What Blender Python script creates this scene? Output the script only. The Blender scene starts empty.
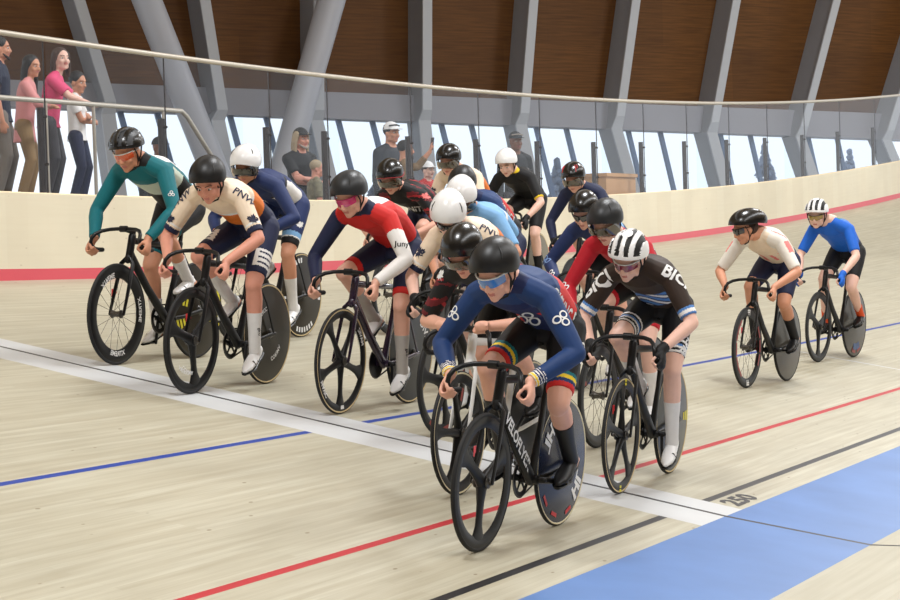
import bpy, bmesh, math, random
import numpy as np
from mathutils import Vector as V, Matrix
from mathutils.bvhtree import BVHTree
random.seed(7)
COL = bpy.context.scene.collection
PI = math.pi
def rad(a): return a*PI/180
def lerp(a, b, t): return a+(b-a)*t

# ------------------------------------------------------------------ materials
def lin(c):
    return tuple(((x/255/12.92) if x/255 <= .04045 else ((x/255+.055)/1.055)**2.4) for x in c)+(1,)
MATS = {}
def mat(name, c, rough=.5, metal=0, noise=0, nscale=40, coat=0, spec=.5, bump=0, sheen=0):
    if name in MATS: return MATS[name]
    m = bpy.data.materials.new(name); m.use_nodes = True
    nt = m.node_tree; b = nt.nodes['Principled BSDF']
    col = lin(c)
    b.inputs['Base Color'].default_value = col
    b.inputs['Roughness'].default_value = rough
    b.inputs['Metallic'].default_value = metal
    b.inputs['Specular IOR Level'].default_value = spec
    if coat: b.inputs['Coat Weight'].default_value = coat; b.inputs['Coat Roughness'].default_value = .08
    if sheen: b.inputs['Sheen Weight'].default_value = sheen
    if noise or bump:
        tc = nt.nodes.new('ShaderNodeTexCoord'); n = nt.nodes.new('ShaderNodeTexNoise')
        n.inputs['Scale'].default_value = nscale; n.inputs['Detail'].default_value = 4
        nt.links.new(tc.outputs['Object'], n.inputs['Vector'])
        if noise:
            mx = nt.nodes.new('ShaderNodeMixRGB'); mx.blend_type = 'MIX'
            mx.inputs[1].default_value = tuple(x*(1-noise) for x in col[:3])+(1,)
            mx.inputs[2].default_value = tuple(min(1, x*(1+noise)) for x in col[:3])+(1,)
            nt.links.new(n.outputs['Fac'], mx.inputs[0]); nt.links.new(mx.outputs[0], b.inputs['Base Color'])
        if bump:
            bp = nt.nodes.new('ShaderNodeBump'); bp.inputs['Strength'].default_value = bump; bp.inputs['Distance'].default_value = .003
            nt.links.new(n.outputs['Fac'], bp.inputs['Height']); nt.links.new(bp.outputs['Normal'], b.inputs['Normal'])
    MATS[name] = m
    return m
def fab(name, c, rough=.62): return mat(name, c, rough, noise=.10, nscale=22, bump=.25, spec=.35)
def skin(name, c): return mat(name, c, .5, noise=.07, nscale=30, spec=.4)
def carbon(name, c=(20, 20, 22), rough=.32): return mat(name, c, rough+.06, noise=.15, nscale=60, coat=.06, spec=.3)

# ------------------------------------------------------------------ mesh helpers
class MB:
    def __init__(s): s.v = []; s.f = []; s.m = []
    def add(s, v, f, mi=0):
        o = len(s.v); s.v += [tuple(x) for x in v]; s.f += [tuple(i+o for i in q) for q in f]; s.m += [mi]*len(f); return s
    def loft(s, rings, mi=0, caps=True, loop=False, ms=None):
        n = len(rings[0]); v = [p for r in rings for p in r]; f = []; m = []
        R = len(rings)
        for i in range(R if loop else R-1):
            j = (i+1) % R
            for k in range(n):
                l = (k+1) % n
                f.append((i*n+k, i*n+l, j*n+l, j*n+k)); m.append(ms[k] if ms else mi)
        if caps and not loop:
            f.append(tuple(range(n))[::-1]); m.append(mi); f.append(tuple((R-1)*n+k for k in range(n))); m.append(mi)
        o = len(s.v); s.v += [tuple(x) for x in v]; s.f += [tuple(i+o for i in q) for q in f]; s.m += m
        return s
    def tube(s, path, r, ref=None, n=10, mi=0, round_=True, ends=(1, 1), loop=False):
        P = [V(p) for p in path]; N = len(P)
        if not isinstance(r, (list, tuple)) or (len(r) == 2 and N != 2 and not isinstance(r[0], tuple)): r = [r]*N
        r = [(x, x) if not isinstance(x, (tuple, list)) else x for x in r]
        T = []
        for i in range(N):
            a = P[(i-1) % N] if (loop or i > 0) else P[i]; b = P[(i+1) % N] if (loop or i < N-1) else P[i]
            t = b-a; T.append(t.normalized() if t.length > 1e-9 else V((0, 0, 1)))
        side = V(ref) if ref is not None else (V((0, 0, 1)) if abs(T[0].z) < .9 else V((1, 0, 0)))
        rings = []; sides = []
        for i in range(N):
            base = V(ref) if ref is not None else side
            sd = base-T[i]*base.dot(T[i])
            if sd.length < 1e-4: sd = T[i].orthogonal()
            sd.normalize(); side = sd; sides.append(sd)
        def ring(c, sd, t, rx, ry):
            u = t.cross(sd)
            return [c+sd*(math.cos(a)*rx)+u*(math.sin(a)*ry) for a in [2*PI*k/n for k in range(n)]]
        if round_ and not loop and ends[0]:
            h = (r[0][0]+r[0][1])/2
            for a in (80, 50, 25):
                rings.append(ring(P[0]-T[0]*h*math.sin(rad(a)), sides[0], T[0], r[0][0]*math.cos(rad(a)), r[0][1]*math.cos(rad(a))))
        for i in range(N): rings.append(ring(P[i], sides[i], T[i], *r[i]))
        if round_ and not loop and ends[1]:
            h = (r[-1][0]+r[-1][1])/2
            for a in (25, 50, 80):
                rings.append(ring(P[-1]+T[-1]*h*math.sin(rad(a)), sides[-1], T[-1], r[-1][0]*math.cos(rad(a)), r[-1][1]*math.cos(rad(a))))
        return s.loft(rings, mi, loop=loop)
    def ell(s, c, r, M=None, n=14, mi=0):
        c = V(c); rings = []
        for i in range(1, n//2+2):
            a = PI*(i-.5)/(n//2+1)
            rings.append([V((r[0]*math.sin(a)*math.cos(b), r[1]*math.sin(a)*math.sin(b), r[2]*math.cos(a))) for b in [2*PI*k/n for k in range(n)]])
        rings = [[c+(M @ p if M else p) for p in R] for R in rings]
        return s.loft(rings, mi)
    def box(s, c, d, M=None, mi=0):
        c = V(c); v = []
        for z in (-1, 1):
            for x, y in ((-1, -1), (1, -1), (1, 1), (-1, 1)):
                p = V((x*d[0]/2, y*d[1]/2, z*d[2]/2)); v.append(c+(M @ p if M else p))
        return s.add(v, [(3, 2, 1, 0), (4, 5, 6, 7), (0, 1, 5, 4), (1, 2, 6, 5), (2, 3, 7, 6), (3, 0, 4, 7)], mi)
    def rev(s, prof, n=48, mi=0, ms=None, c=(0, 0, 0)):
        """closed profile of (radius, y) revolved about the y axis"""
        rings = [[V((c[0]+R*math.cos(2*PI*k/n), c[1]+y, c[2]+R*math.sin(2*PI*k/n))) for R, y in prof] for k in range(n)]
        return s.loft(rings, mi, loop=True, ms=ms)
    def mesh(s, name='m', recalc=True, smooth=None):
        me = bpy.data.meshes.new(name); me.from_pydata(s.v, [], s.f)
        me.polygons.foreach_set('material_index', s.m)
        if recalc:
            bm = bmesh.new(); bm.from_mesh(me); bmesh.ops.recalc_face_normals(bm, faces=bm.faces); bm.to_mesh(me); bm.free()
        if smooth is not None:
            me.polygons.foreach_set('use_smooth', [True]*len(me.polygons))
            if smooth < 180: me.set_sharp_from_angle(angle=rad(smooth))
        return me
def link(name, me, mats, parent=None):
    o = bpy.data.objects.new(name, me); COL.objects.link(o)
    if me is not None and mats is not None:
        for m in (mats if isinstance(mats, (list, tuple)) else [mats]):
            if len(me.materials) < (len(mats) if isinstance(mats, (list, tuple)) else 1): me.materials.append(m)
    if parent: o.parent = parent
    return o
def obj(name, mb, mats, parent=None, smooth=40):
    return link(name, mb.mesh(name, smooth=smooth), mats, parent)
def fuse(mb, voxel=.008, it=4):
    me = mb.mesh('t'); o = bpy.data.objects.new('t', me); COL.objects.link(o)
    r = o.modifiers.new('r', 'REMESH'); r.mode = 'VOXEL'; r.voxel_size = voxel
    if it:
        q = o.modifiers.new('s', 'SMOOTH'); q.factor = .5; q.iterations = it
    dg = bpy.context.evaluated_depsgraph_get()
    out = bpy.data.meshes.new_from_object(o.evaluated_get(dg))
    bpy.data.objects.remove(o); bpy.data.meshes.remove(me)
    out.polygons.foreach_set('use_smooth', [True]*len(out.polygons)); out.materials.clear()
    return out
def tag(o, label=None, cat=None, group=None, kind=None):
    if label: o['label'] = label
    if cat: o['category'] = cat
    if group: o['group'] = group
    if kind: o['kind'] = kind
    return o
_TX = {}
def text2d(t, bold=0):
    if (t, bold) in _TX: return _TX[(t, bold)]
    cu = bpy.data.curves.new('t', 'FONT'); cu.body = t; cu.align_x = 'CENTER'; cu.align_y = 'CENTER'; cu.resolution_u = 2; cu.offset = bold
    o = bpy.data.objects.new('t', cu); COL.objects.link(o)
    me = bpy.data.meshes.new_from_object(o.evaluated_get(bpy.context.evaluated_depsgraph_get()))
    bm = bmesh.new(); bm.from_mesh(me)
    bmesh.ops.triangulate(bm, faces=bm.faces)
    for _ in range(3):
        E = [e for e in bm.edges if e.calc_length() > .22]
        if not E: break
        bmesh.ops.subdivide_edges(bm, edges=E, cuts=1); bmesh.ops.triangulate(bm, faces=bm.faces)
    bm.verts.ensure_lookup_table(); bm.verts.index_update()
    r = ([(v.co.x, v.co.y) for v in bm.verts], [tuple(v.index for v in f.verts) for f in bm.faces])
    bm.free(); bpy.data.objects.remove(o); bpy.data.meshes.remove(me); bpy.data.curves.remove(cu)
    _TX[(t, bold)] = r
    return r
def poly2d(pts):
    return ([p for p in pts], [tuple(range(len(pts)))])
LEAF = [(0, -.5), (.03, -.2), (.3, -.25), (.25, -.13), (.5, .05), (.43, .1), (.47, .25), (.33, .22), (.3, .29), (.16, .14), (.2, .4), (.1, .35), (0, .55)]
def leaf2d():
    pts = LEAF+[(-x, y) for x, y in LEAF[-2:0:-1]]
    v = [(0, .08)]+pts; n = len(pts)
    v, f = v, [(0, 1+i, 1+(i+1) % n) for i in range(n)]
    return v, f
def rings2d():
    v = []; f = []
    for cx, cy in ((-.3, -.2), (.3, -.2), (0, .3)):
        o = len(v); n = 18
        for k in range(n):
            a = 2*PI*k/n; v += [(cx+.30*math.cos(a), cy+.30*math.sin(a)), (cx+.19*math.cos(a), cy+.19*math.sin(a))]
        f += [(o+2*k, o+2*((k+1) % n), o+2*((k+1) % n)+1, o+2*k+1) for k in range(n)]
    return v, f
def hdash2d(n, w=.55):
    v = []; f = []
    for i in range(n):
        o = len(v); x = i-n/2; v += [(x, -.5), (x+w, -.5), (x+w, .5), (x, .5)]; f.append((o, o+1, o+2, o+3))
    return v, f
def bars2d(n, w=.5, gap=1.):
    v = []; f = []
    for i in range(n):
        o = len(v); y = i*gap; v += [(-.5, y), (.5, y), (.5, y+w), (-.5, y+w)]; f.append((o, o+1, o+2, o+3))
    return v, f

# ------------------------------------------------------------------ the velodrome: camera and track surface
CAM_C = V((-11.664259, -3.896483, 1.583386)); CAM_F = V((.902240, .430434, -.026253)); CAM_R = V((.429574, -.902437, -.032770)); CAM_U = V((.037797, -.018289, .999118))
FPX = 2182.5948
KC, B0, B1, B2, TW = 2.836e-5, rad(11.4031), -.0039672, .00022122, 7.394
def bank(s): return B0+B1*s+(B2*s*s if s > 0 else 0)
def track(s, w):
    th = -KC*s*s/2 if s > 0 else 0; yo = -KC*s**3/6 if s > 0 else 0
    b = bank(s); c = math.cos(b)*w
    return V((s-math.sin(th)*c, yo+math.cos(th)*c, w*math.sin(b)))
def tnorm(s):
    th = -KC*s*s/2 if s > 0 else 0
    return V((-math.sin(th), math.cos(th), 0))
cam = bpy.data.cameras.new('camera'); co = bpy.data.objects.new('camera', cam); COL.objects.link(co)
M = Matrix.Identity(4)
for i in range(3): M[i][0] = CAM_R[i]; M[i][1] = CAM_U[i]; M[i][2] = -CAM_F[i]; M[i][3] = CAM_C[i]
co.matrix_world = M; cam.sensor_width = 36; cam.lens = FPX/900*36; cam.clip_end = 500; cam.clip_start = .1
bpy.context.scene.camera = co

def wood_mat(name, base, dark, board, length, rough=.35, streak=.35, axis='X', seam=.5, scuff=0):
    m = bpy.data.materials.new(name); m.use_nodes = True; nt = m.node_tree; b = nt.nodes['Principled BSDF']
    tc = nt.nodes.new('ShaderNodeTexCoord'); mp = nt.nodes.new('ShaderNodeMapping')
    nt.links.new(tc.outputs['UV'], mp.inputs['Vector'])
    br = nt.nodes.new('ShaderNodeTexBrick'); br.offset = .37; br.squash = 1
    br.inputs['Color1'].default_value = lin(base); br.inputs['Color2'].default_value = lin(tuple(lerp(a, c, .35) for a, c in zip(base, dark)))
    br.inputs['Mortar'].default_value = lin(tuple(lerp(a, c, seam) for a, c in zip(base, dark)))
    br.inputs['Scale'].default_value = 1; br.inputs['Mortar Size'].default_value = .0016; br.inputs['Mortar Smooth'].default_value = .6
    br.inputs['Brick Width'].default_value = length; br.inputs['Row Height'].default_value = board
    nt.links.new(mp.outputs[0], br.inputs['Vector'])
    n = nt.nodes.new('ShaderNodeTexNoise'); n.inputs['Detail'].default_value = 6; n.inputs['Scale'].default_value = 1
    mp2 = nt.nodes.new('ShaderNodeMapping'); mp2.inputs['Scale'].default_value = (1.2, 26, 1)
    nt.links.new(tc.outputs['UV'], mp2.inputs['Vector']); nt.links.new(mp2.outputs[0], n.inputs['Vector'])
    rp = nt.nodes.new('ShaderNodeValToRGB'); rp.color_ramp.elements[0].position = .36; rp.color_ramp.elements[1].position = .68
    nt.links.new(n.outputs['Fac'], rp.inputs[0])
    mx = nt.nodes.new('ShaderNodeMixRGB'); mx.blend_type = 'MIX'; mx.inputs[2].default_value = lin(dark)
    ml = nt.nodes.new('ShaderNodeMath'); ml.operation = 'MULTIPLY'; ml.inputs[1].default_value = streak
    nt.links.new(rp.outputs[0], ml.inputs[0]); nt.links.new(ml.outputs[0], mx.inputs[0]); nt.links.new(br.outputs['Color'], mx.inputs[1])
    last = mx
    n3 = nt.nodes.new('ShaderNodeTexNoise'); n3.inputs['Scale'].default_value = .9; n3.inputs['Detail'].default_value = 3
    nt.links.new(tc.outputs['UV'], n3.inputs['Vector'])
    mx3 = nt.nodes.new('ShaderNodeMixRGB'); mx3.blend_type = 'MULTIPLY'; mx3.inputs[0].default_value = .35
    rp3 = nt.nodes.new('ShaderNodeValToRGB'); rp3.color_ramp.elements[0].color = (.72, .72, .72, 1); rp3.color_ramp.elements[0].position = .3; rp3.color_ramp.elements[1].position = .65
    nt.links.new(n3.outputs['Fac'], rp3.inputs[0]); nt.links.new(mx.outputs[0], mx3.inputs[1]); nt.links.new(rp3.outputs[0], mx3.inputs[2]); last = mx3
    if scuff:   # small knots and rubber scuffs with a shape of their own
        vo = nt.nodes.new('ShaderNodeTexVoronoi'); vo.inputs['Scale'].default_value = 3.4
        mp4 = nt.nodes.new('ShaderNodeMapping'); mp4.inputs['Scale'].default_value = (1, 2.2, 1)
        nt.links.new(tc.outputs['UV'], mp4.inputs['Vector']); nt.links.new(mp4.outputs[0], vo.inputs['Vector'])
        r4 = nt.nodes.new('ShaderNodeValToRGB'); r4.color_ramp.elements[0].position = .045; r4.color_ramp.elements[1].position = .075
        r4.color_ramp.elements[0].color = (.35, .25, .15, 1); r4.color_ramp.elements[1].color = (1, 1, 1, 1)
        nt.links.new(vo.outputs['Distance'], r4.inputs[0])
        m4 = nt.nodes.new('ShaderNodeMixRGB'); m4.blend_type = 'MULTIPLY'; m4.inputs[0].default_value = scuff
        nt.links.new(last.outputs[0], m4.inputs[1]); nt.links.new(r4.outputs[0], m4.inputs[2]); last = m4
    nt.links.new(last.outputs[0], b.inputs['Base Color']); b.inputs['Roughness'].default_value = rough
    b.inputs['Specular IOR Level'].default_value = .3
    MATS[name] = m
    return m
M_TRACK = wood_mat('pale pine track boards', (191, 187, 168), (158, 149, 126), .042, 3.2, .42, .55, scuff=.7)
M_INF = wood_mat('infield boards', (195, 191, 174), (173, 167, 146), .09, 2.4, .45, .5)
def paint(name, c, rough=.4, n=.06): return mat(name, c, rough, noise=n, nscale=3, spec=.35)
M_BLUEBAND = mat('light blue painted band', (86, 122, 178), .42, noise=.26, nscale=1.6, spec=.35)
M_BLUE = paint('dark blue line paint', (28, 62, 150)); M_RED = paint('red line paint', (176, 28, 38)); M_BLK = paint('black line paint', (40, 40, 42))
M_WHT = paint('white line paint', (197, 199, 200)); M_PINK = paint('rose red band paint', (216, 88, 100))
# floor: one ruled surface split exactly along the painted lines
def finish_s(w): return 0
S0, S1 = -9., 41.
ws = [0, .2, .25, .85, .9, 2.45, 2.5, 3.7, 5.0, 6.2, TW]
def strip_mat(w, col):
    if col == 'white': return 5
    if col == 'black': return 4
    if .2 <= w < .25: return 4
    if .85 <= w < .9: return 3
    if 2.45 <= w < 2.5: return 2
    return 0
mb = MB(); uv = []
scols = [S0, -7, -5, -3, -1.5, 'a', 'b', 'c', 'd', 1.5, 3, 5, 7, 9.02, 9.07, 11, 13, 15, 17, 19, 21, 23, 25, 27, 29, 31, 33, 35, 37, 39, S1]
off = {'a': -.41, 'b': -.021, 'c': .021, 'd': .30}
def sval(c, w): return finish_s(w)+off[c] if isinstance(c, str) else c
grid = [[track(sval(c, w), w) for w in ws] for c in scols]
nW = len(ws); V_ = [p for r in grid for p in r]; UVv = [(sval(c, w), w) for c in scols for w in ws]
F_ = []; FM = []
for i in range(len(scols)-1):
    kind = {'a': 'white', 'b': 'black', 'c': 'white'}.get(scols[i], '')
    for j in range(nW-1):
        F_.append((i*nW+j, (i+1)*nW+j, (i+1)*nW+j+1, i*nW+j+1)[::-1])
        m_ = strip_mat(ws[j], kind)
        if kind == 'white' and .2 <= ws[j] < .25: m_ = 5
        if scols[i] == 9.02 and .25 <= ws[j] < 2.45: m_ = 5
        FM.append(m_)
# apron: blue band at a few degrees, then the flat infield
AW = .832; AZ = -.137; AYc = -.822
o = len(V_)
acols = [S0, -.021, .021, 12, S1]
for s in acols:
    V_ += [V((s, 0, 0)), V((s, AYc, AZ)), V((s+(AYc+9)*.0+(.0 if abs(s) > 1 else 0), -9, AZ))]; UVv += [(s, 0), (s, -AW), (s, -9)]
for i in range(len(acols)-1):
    for j, m_ in ((0, 1), (1, 6)):
        a = o+i*3+j; F_.append((a, a+3, a+4, a+1)); FM.append(4 if acols[i] == -.021 else m_)
me = bpy.data.meshes.new('floor'); me.from_pydata(V_, [], F_); me.polygons.foreach_set('material_index', FM)
uvl = me.uv_layers.new(name='UVMap')
for l in me.loops: uvl.data[l.index].uv = UVv[l.vertex_index]
bm = bmesh.new(); bm.from_mesh(me); bmesh.ops.recalc_face_normals(bm, faces=bm.faces)
if sum(f.normal.z for f in bm.faces) < 0: bmesh.ops.reverse_faces(bm, faces=bm.faces)
bm.to_mesh(me); bm.free()
fl = link('floor', me, [M_TRACK, M_BLUEBAND, M_BLUE, M_RED, M_BLK, M_WHT, M_INF]); tag(fl, 'pale pine boarded velodrome track with painted lines and light blue band', kind='structure')
# the 250 painted beside the measurement line
v, f = text2d('250', .045)
mk = MB(); mk.add([track(.57+x*.27, .10+y*.17)+V((0, 0, .0015)) for x, y in v], f)
tag(obj('floor_marking', mk, M_BLK), 'black number 250 painted by the measurement line', kind='structure')

# outer wall with the red band
M_WALLW = wood_mat('cream wall boards', (230, 222, 199), (216, 204, 178), 9., .30, .5, .2, seam=.3, scuff=.25)
HW = .7485
mb = MB(); sw_ = [S0+.75*i for i in range(int((S1-S0)/.75)+1)]
UVv = []; V_ = []; F_ = []; FM = []
for s in sw_:
    b_ = track(s, TW); n_ = tnorm(s)
    for y, z in ((0, -.3), (0, 0), (0, .098), (.0, HW-.012), (.012, HW), (.09, HW), (.09, -.3)):
        V_.append(b_+n_*y+V((0, 0, z))); UVv.append((s, z+y))
for i in range(len(sw_)-1):
    for j in range(6):
        F_.append((i*7+j, i*7+j+1, (i+1)*7+j+1, (i+1)*7+j)); FM.append(1 if j == 1 else (2 if j in (3, 4) else 0))
me = bpy.data.meshes.new('wall'); me.from_pydata(V_, [], F_); me.polygons.foreach_set('material_index', FM)
uvl = me.uv_layers.new(name='UVMap')
for l in me.loops: uvl.data[l.index].uv = UVv[l.vertex_index]
bm = bmesh.new(); bm.from_mesh(me); bmesh.ops.recalc_face_normals(bm, faces=bm.faces); bm.to_mesh(me); bm.free()
tag(link('wall_outer', me, [M_WALLW, M_PINK, mat('cream wall capping', (236, 218, 182), .5)]), 'cream boarded outer wall of the track with a rose red band', kind='structure')
# ------------------------------------------------------------------ track bicycles (local: x forward, y left, z up, origin where the rear tyre meets the boards)
WR = .334
BLK = carbon('black carbon', (13, 13, 15), .36); RUB = mat('black rubber', (22, 22, 23), .7); STEEL = mat('polished steel', (190, 192, 196), .25, 1)
CHN = mat('dark chain steel', (95, 92, 88), .4, .9); TAPE = mat('black bar tape', (26, 26, 28), .75, bump=.4, nscale=120)
GUM = {'tan': mat('tan tyre sidewall', (206, 184, 138), .6), 'black': RUB, 'cream': mat('cream tyre sidewall', (226, 215, 182), .6)}
DWHT = mat('white lettering', (236, 236, 236), .45); DYEL = mat('yellow sticker', (226, 214, 40), .5); DRED = mat('red sticker', (205, 45, 50), .5); DPNK = mat('pink tag', (232, 96, 110), .5)
DISC_COL = {'black': carbon('black disc', (24, 24, 25), .22), 'bronze': carbon('disc tinted by reflected wood', (44, 38, 26), .22), 'grey': carbon('grey disc', (74, 70, 62), .22),  # bronze: brown reflection of the wood put into the disc colour
            'olive': carbon('olive disc', (96, 84, 48), .25), 'navy': carbon('deep navy disc', (34, 40, 62), .2)}
_ME = {}
def cached(key, fn):
    if key not in _ME: _ME[key] = fn()
    return _ME[key]
def tyre_me(side):
    def f():
        prof = [(.322+.0118*math.cos(a), .0118*math.sin(a)) for a in [2*PI*k/12+.26 for k in range(12)]]
        ms = [1 if (30 < (360*(k+.5)/12+15) % 180 < 150 and .322+.0118*math.cos(2*PI*(k+.5)/12+.26) < .3275) else 0 for k in range(12)]
        mb = MB().rev(prof, 56, ms=ms); return mb.mesh('tyre', smooth=50)
    return cached('tyre', f)
def rim_me(depth):
    return cached(('rim', depth), lambda: MB().rev([(.317, .0095), (.300, .0125), (.317-depth*.5, .012), (.317-depth, .005), (.317-depth, -.005), (.317-depth*.5, -.012), (.300, -.0125), (.317, -.0095)], 56).mesh('rim', smooth=35))
def hub_me(r=.022):
    return cached(('hub', r), lambda: MB().rev([(.004, .05), (.012, .05), (.012, .042), (r+.006, .036), (r+.006, .031), (r, .026), (r*.8, 0), (r, -.026), (r+.006, -.031), (r+.006, -.036), (.012, -.042), (.012, -.05), (.004, -.05)], 20).mesh('hub', smooth=35))
def spoke_me(depth, n=20):
    def f():
        mb = MB()
        for i in range(n):
            a = 2*PI*i/n; sgn = 1 if i % 2 else -1; b = a+.35*(1 if (i//2) % 2 else -1)
            mb.tube([(.026*math.cos(b), sgn*.03, .026*math.sin(b)), ((.317-depth+.004)*math.cos(a), 0, (.317-depth+.004)*math.sin(a))], .0014, n=5, round_=False)
        return mb.mesh('spoke', smooth=60)
    return cached(('spoke', depth, n), f)
def blade_me(n, depth, rot):
    """aero composite wheel: deep rim with n broad blades flowing into hub and rim"""
    def f():
        mb = MB().rev([(.317, .0095), (.302, .0115), (.317-depth*.6, .0105), (.317-depth, .004), (.317-depth, -.004), (.317-depth*.6, -.0105), (.302, -.0115), (.317, -.0095)], 56)
        mb.rev([(.002, .032), (.02, .032), (.034, .022), (.036, 0), (.034, -.022), (.02, -.032), (.002, -.032)], 24)
        w = {3: .036, 4: .034, 5: .026}[n]
        for i in range(n):
            a = 2*PI*i/n+rot; d = V((math.cos(a), 0, math.sin(a))); t = V((-math.sin(a), 0, math.cos(a)))
            rings = []
            for r, ww, th in ((.012, w*1.1, .026), (.05, w*1.0, .021), (.10, w*.86, .015), (.16, w*.86, .012), (.21, w*1.05, .010), (.245, w*1.6, .009), (.285, w*2.4, .0085)):
                rings.append([d*r+t*(ww*math.cos(q))+V((0, th*math.sin(q), 0)) for q in [2*PI*k/14 for k in range(14)]])
            mb.loft(rings)
        return mb.mesh('blade', smooth=40)
    return cached(('blade', n, depth, rot), f)
def disc_me():
    return cached('disc', lambda: MB().rev([(.317, .0095), (.30, .0115), (.2, .018), (.1, .024), (.035, .028), (.03, .034), (.004, .034), (.004, -.034), (.03, -.034), (.035, -.028), (.1, -.024), (.2, -.018), (.30, -.0115), (.317, -.0095)], 64).mesh('disc', smooth=30))
def arc_decal(tx, Rm, ang, size, y, flip=False, inward=True):
    """2D shape bent round the wheel at radius Rm, centred on angle ang (degrees), on the side y"""
    v, f = tx; out = []
    for x, h in v:
        a = rad(ang)+(-1 if y > 0 else 1)*(x*size/Rm)*(-1 if flip else 1); R = Rm+h*size*(-1 if flip else 1)
        out.append((R*math.cos(a), y, R*math.sin(a)))
    return out, f
def wheel(par, name, c, cfg, gum):
    kind, col, dec = cfg
    cm = BLK if col == 'black' and kind != 'disc' else (DISC_COL.get(col) or BLK)
    if kind == 'disc': w = link(name, disc_me(), None, par); mm = DISC_COL[col]
    elif kind[0] == 'spoke': w = link(name, rim_me(kind[1]), None, par); mm = cm
    else: w = link(name, blade_me(*kind[1]), None, par); mm = cm
    if not w.data.materials: w.data.materials.append(mm)
    elif w.data.materials[0] != mm:
        w.data = cached((w.data.name, mm.name), lambda: w.data.copy()); w.data.materials[0] = mm
    w.location = c
    t = link('tyre', tyre_me(gum), None, w)
    if not t.data.materials: t.data.materials.append(RUB); t.data.materials.append(GUM['black'])
    if gum != 'black':
        t.data = cached(('tyre', gum), lambda: t.data.copy()); t.data.materials[1] = GUM[gum]
    h = link('hub', hub_me(), None, w)
    if not h.data.materials: h.data.materials.append(CHN)
    if kind[0] == 'spoke':
        sp = link('spoke', spoke_me(kind[1]), None, w)
        if not sp.data.materials: sp.data.materials.append(CHN)
    for tx, Rm, angs, size, m, flip in dec:
        istext = len(tx[0]) > 40
        for a in angs:
            for sd in (1, -1):
                yy = (.0125+.0012 if Rm > .29 else (.0136 if kind[0] == 'spoke' else (.0122 if kind != 'disc' else .0125+(.3-Rm)*.066+.001)))
                mb = MB(); mb.add(*arc_decal(tx, Rm, a, size, sd*yy, flip)); obj('lettering' if istext else 'sticker', mb, m, w)
    return w
def make_bike(cfg, mw):
    root = bpy.data.objects.new('track_bicycle', None); COL.objects.link(root); root.matrix_world = mw
    tag(root, cfg['label'], 'bicycle', 'track bicycles in the race')
    fm = cfg.get('frame', BLK); fk = cfg.get('fork', fm)
    BB = V((.385, 0, .285)); HT = V((.793, 0, .845)); HB = V((.832, 0, .700)); FA = V((.975, 0, WR)); RA = V((0, 0, WR)); ST = V((.205, 0, .80))
    mb = MB()
    mb.tube([HT, HB], [(.024, .03), (.024, .03)], ref=(0, 1, 0), n=12)
    mb.tube([HB+V((-.01, 0, .03)), lerp(HB, BB, .5)+V((0, 0, 0)), BB], [(.020, .036), (.019, .033), (.026, .036)], ref=(0, 1, 0), n=14)
    mb.tube([HT+V((0, 0, -.03)), ST+V((0, 0, -.02))], [(.016, .022), (.013, .018)], ref=(0, 1, 0), n=12)
    mb.tube([ST, lerp(ST, BB, .5)+V((-.012, 0, 0)), BB], [(.014, .030), (.013, .032), (.022, .034)], ref=(0, 1, 0), n=14)
    mb.tube([BB+V((0, .045, 0)), BB-V((0, .045, 0))], .024, n=14, round_=False)
    for s in (1, -1):
        mb.tube([BB+V((-.03, s*.03, 0)), BB+V((-.15, s*.045, .01)), RA+V((.03, s*.058, -.002)), RA+V((-.02, s*.058, 0))], [(.008, .016), (.007, .013), (.007, .014), (.007, .012)], ref=(0, 1, 0), n=8)
        mb.tube([ST+V((-.008, s*.014, -.06)), lerp(ST, RA, .55)+V((0, s*.05, 0)), RA+V((.005, s*.058, .01))], [(.006, .010), (.005, .009), (.006, .010)], ref=(0, 1, 0), n=8)
    fr = obj('frame', mb, fm, root)
    if cfg.get('down'):
        tx, sz, m = cfg['down']; mb = MB(); d = (BB-HB).normalized(); u = V((-d.z, 0, d.x)) if False else V((d.z, 0, -d.x))
        c = lerp(HB, BB, .5)
        for s in (1, -1):
            r = d if s > 0 else -d
            up = V((0, s, 0)).cross(r)
            mb.add([c+r*(x*sz)+up*(y*sz)+V((0, s*.0215, 0)) for x, y in tx[0]], tx[1])
        obj('lettering', mb, m, fr)
    mb = MB()
    mb.tube([HB+V((.004, 0, .01)), HB+V((.012, 0, -.012))], .024, n=12)
    for s in (1, -1):
        mb.tube([HB+V((.008, s*.014, 0)), HB+V((.022, s*.046, -.035)), lerp(HB, FA, .55)+V((.004, s*.052, 0)), FA+V((0, s*.055, 0))], [(.010, .020), (.009, .022), (.008, .019), (.007, .013)], ref=(0, 1, 0), n=10)
    fo = obj('fork', mb, fk, root)
    if cfg.get('tag'):
        mb = MB(); mb.box(lerp(HB, FA, .62)+V((.0, -.062, 0)), (.03, .012, .05)); mb.box(lerp(HB, FA, .62)+V((.0, -.055, 0)), (.052, .004, .012))
        obj('timing_tag', mb, cfg['tag'], fo)
    mb = MB(); mb.tube([ST+V((.004, 0, -.02)), ST+V((-.03, 0, .125))], [(.011, .022), (.010, .018)], ref=(0, 1, 0), n=12)
    mb.box(ST+V((-.03, 0, .13)), (.06, .03, .02)); obj('seatpost', mb, BLK, root)
    mb = MB(); rings = []
    for x, w, z, h in ((-.115, .06, .012, .018), (-.10, .072, .014, .022), (-.06, .066, .010, .024), (.0, .035, .004, .022), (.06, .021, .002, .018), (.125, .017, -.004, .014), (.145, .010, -.008, .008)):
        rings.append([V((ST.x-.02+x, w*math.cos(a), ST.z+.165+z+h*math.sin(a)*(1 if math.sin(a) > 0 else .6))) for a in [2*PI*k/14 for k in range(14)]])
    mb.loft(rings)
    sd = obj('saddle', mb, mat('black saddle', (24, 24, 26), .5), root)
    mb = MB()
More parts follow.
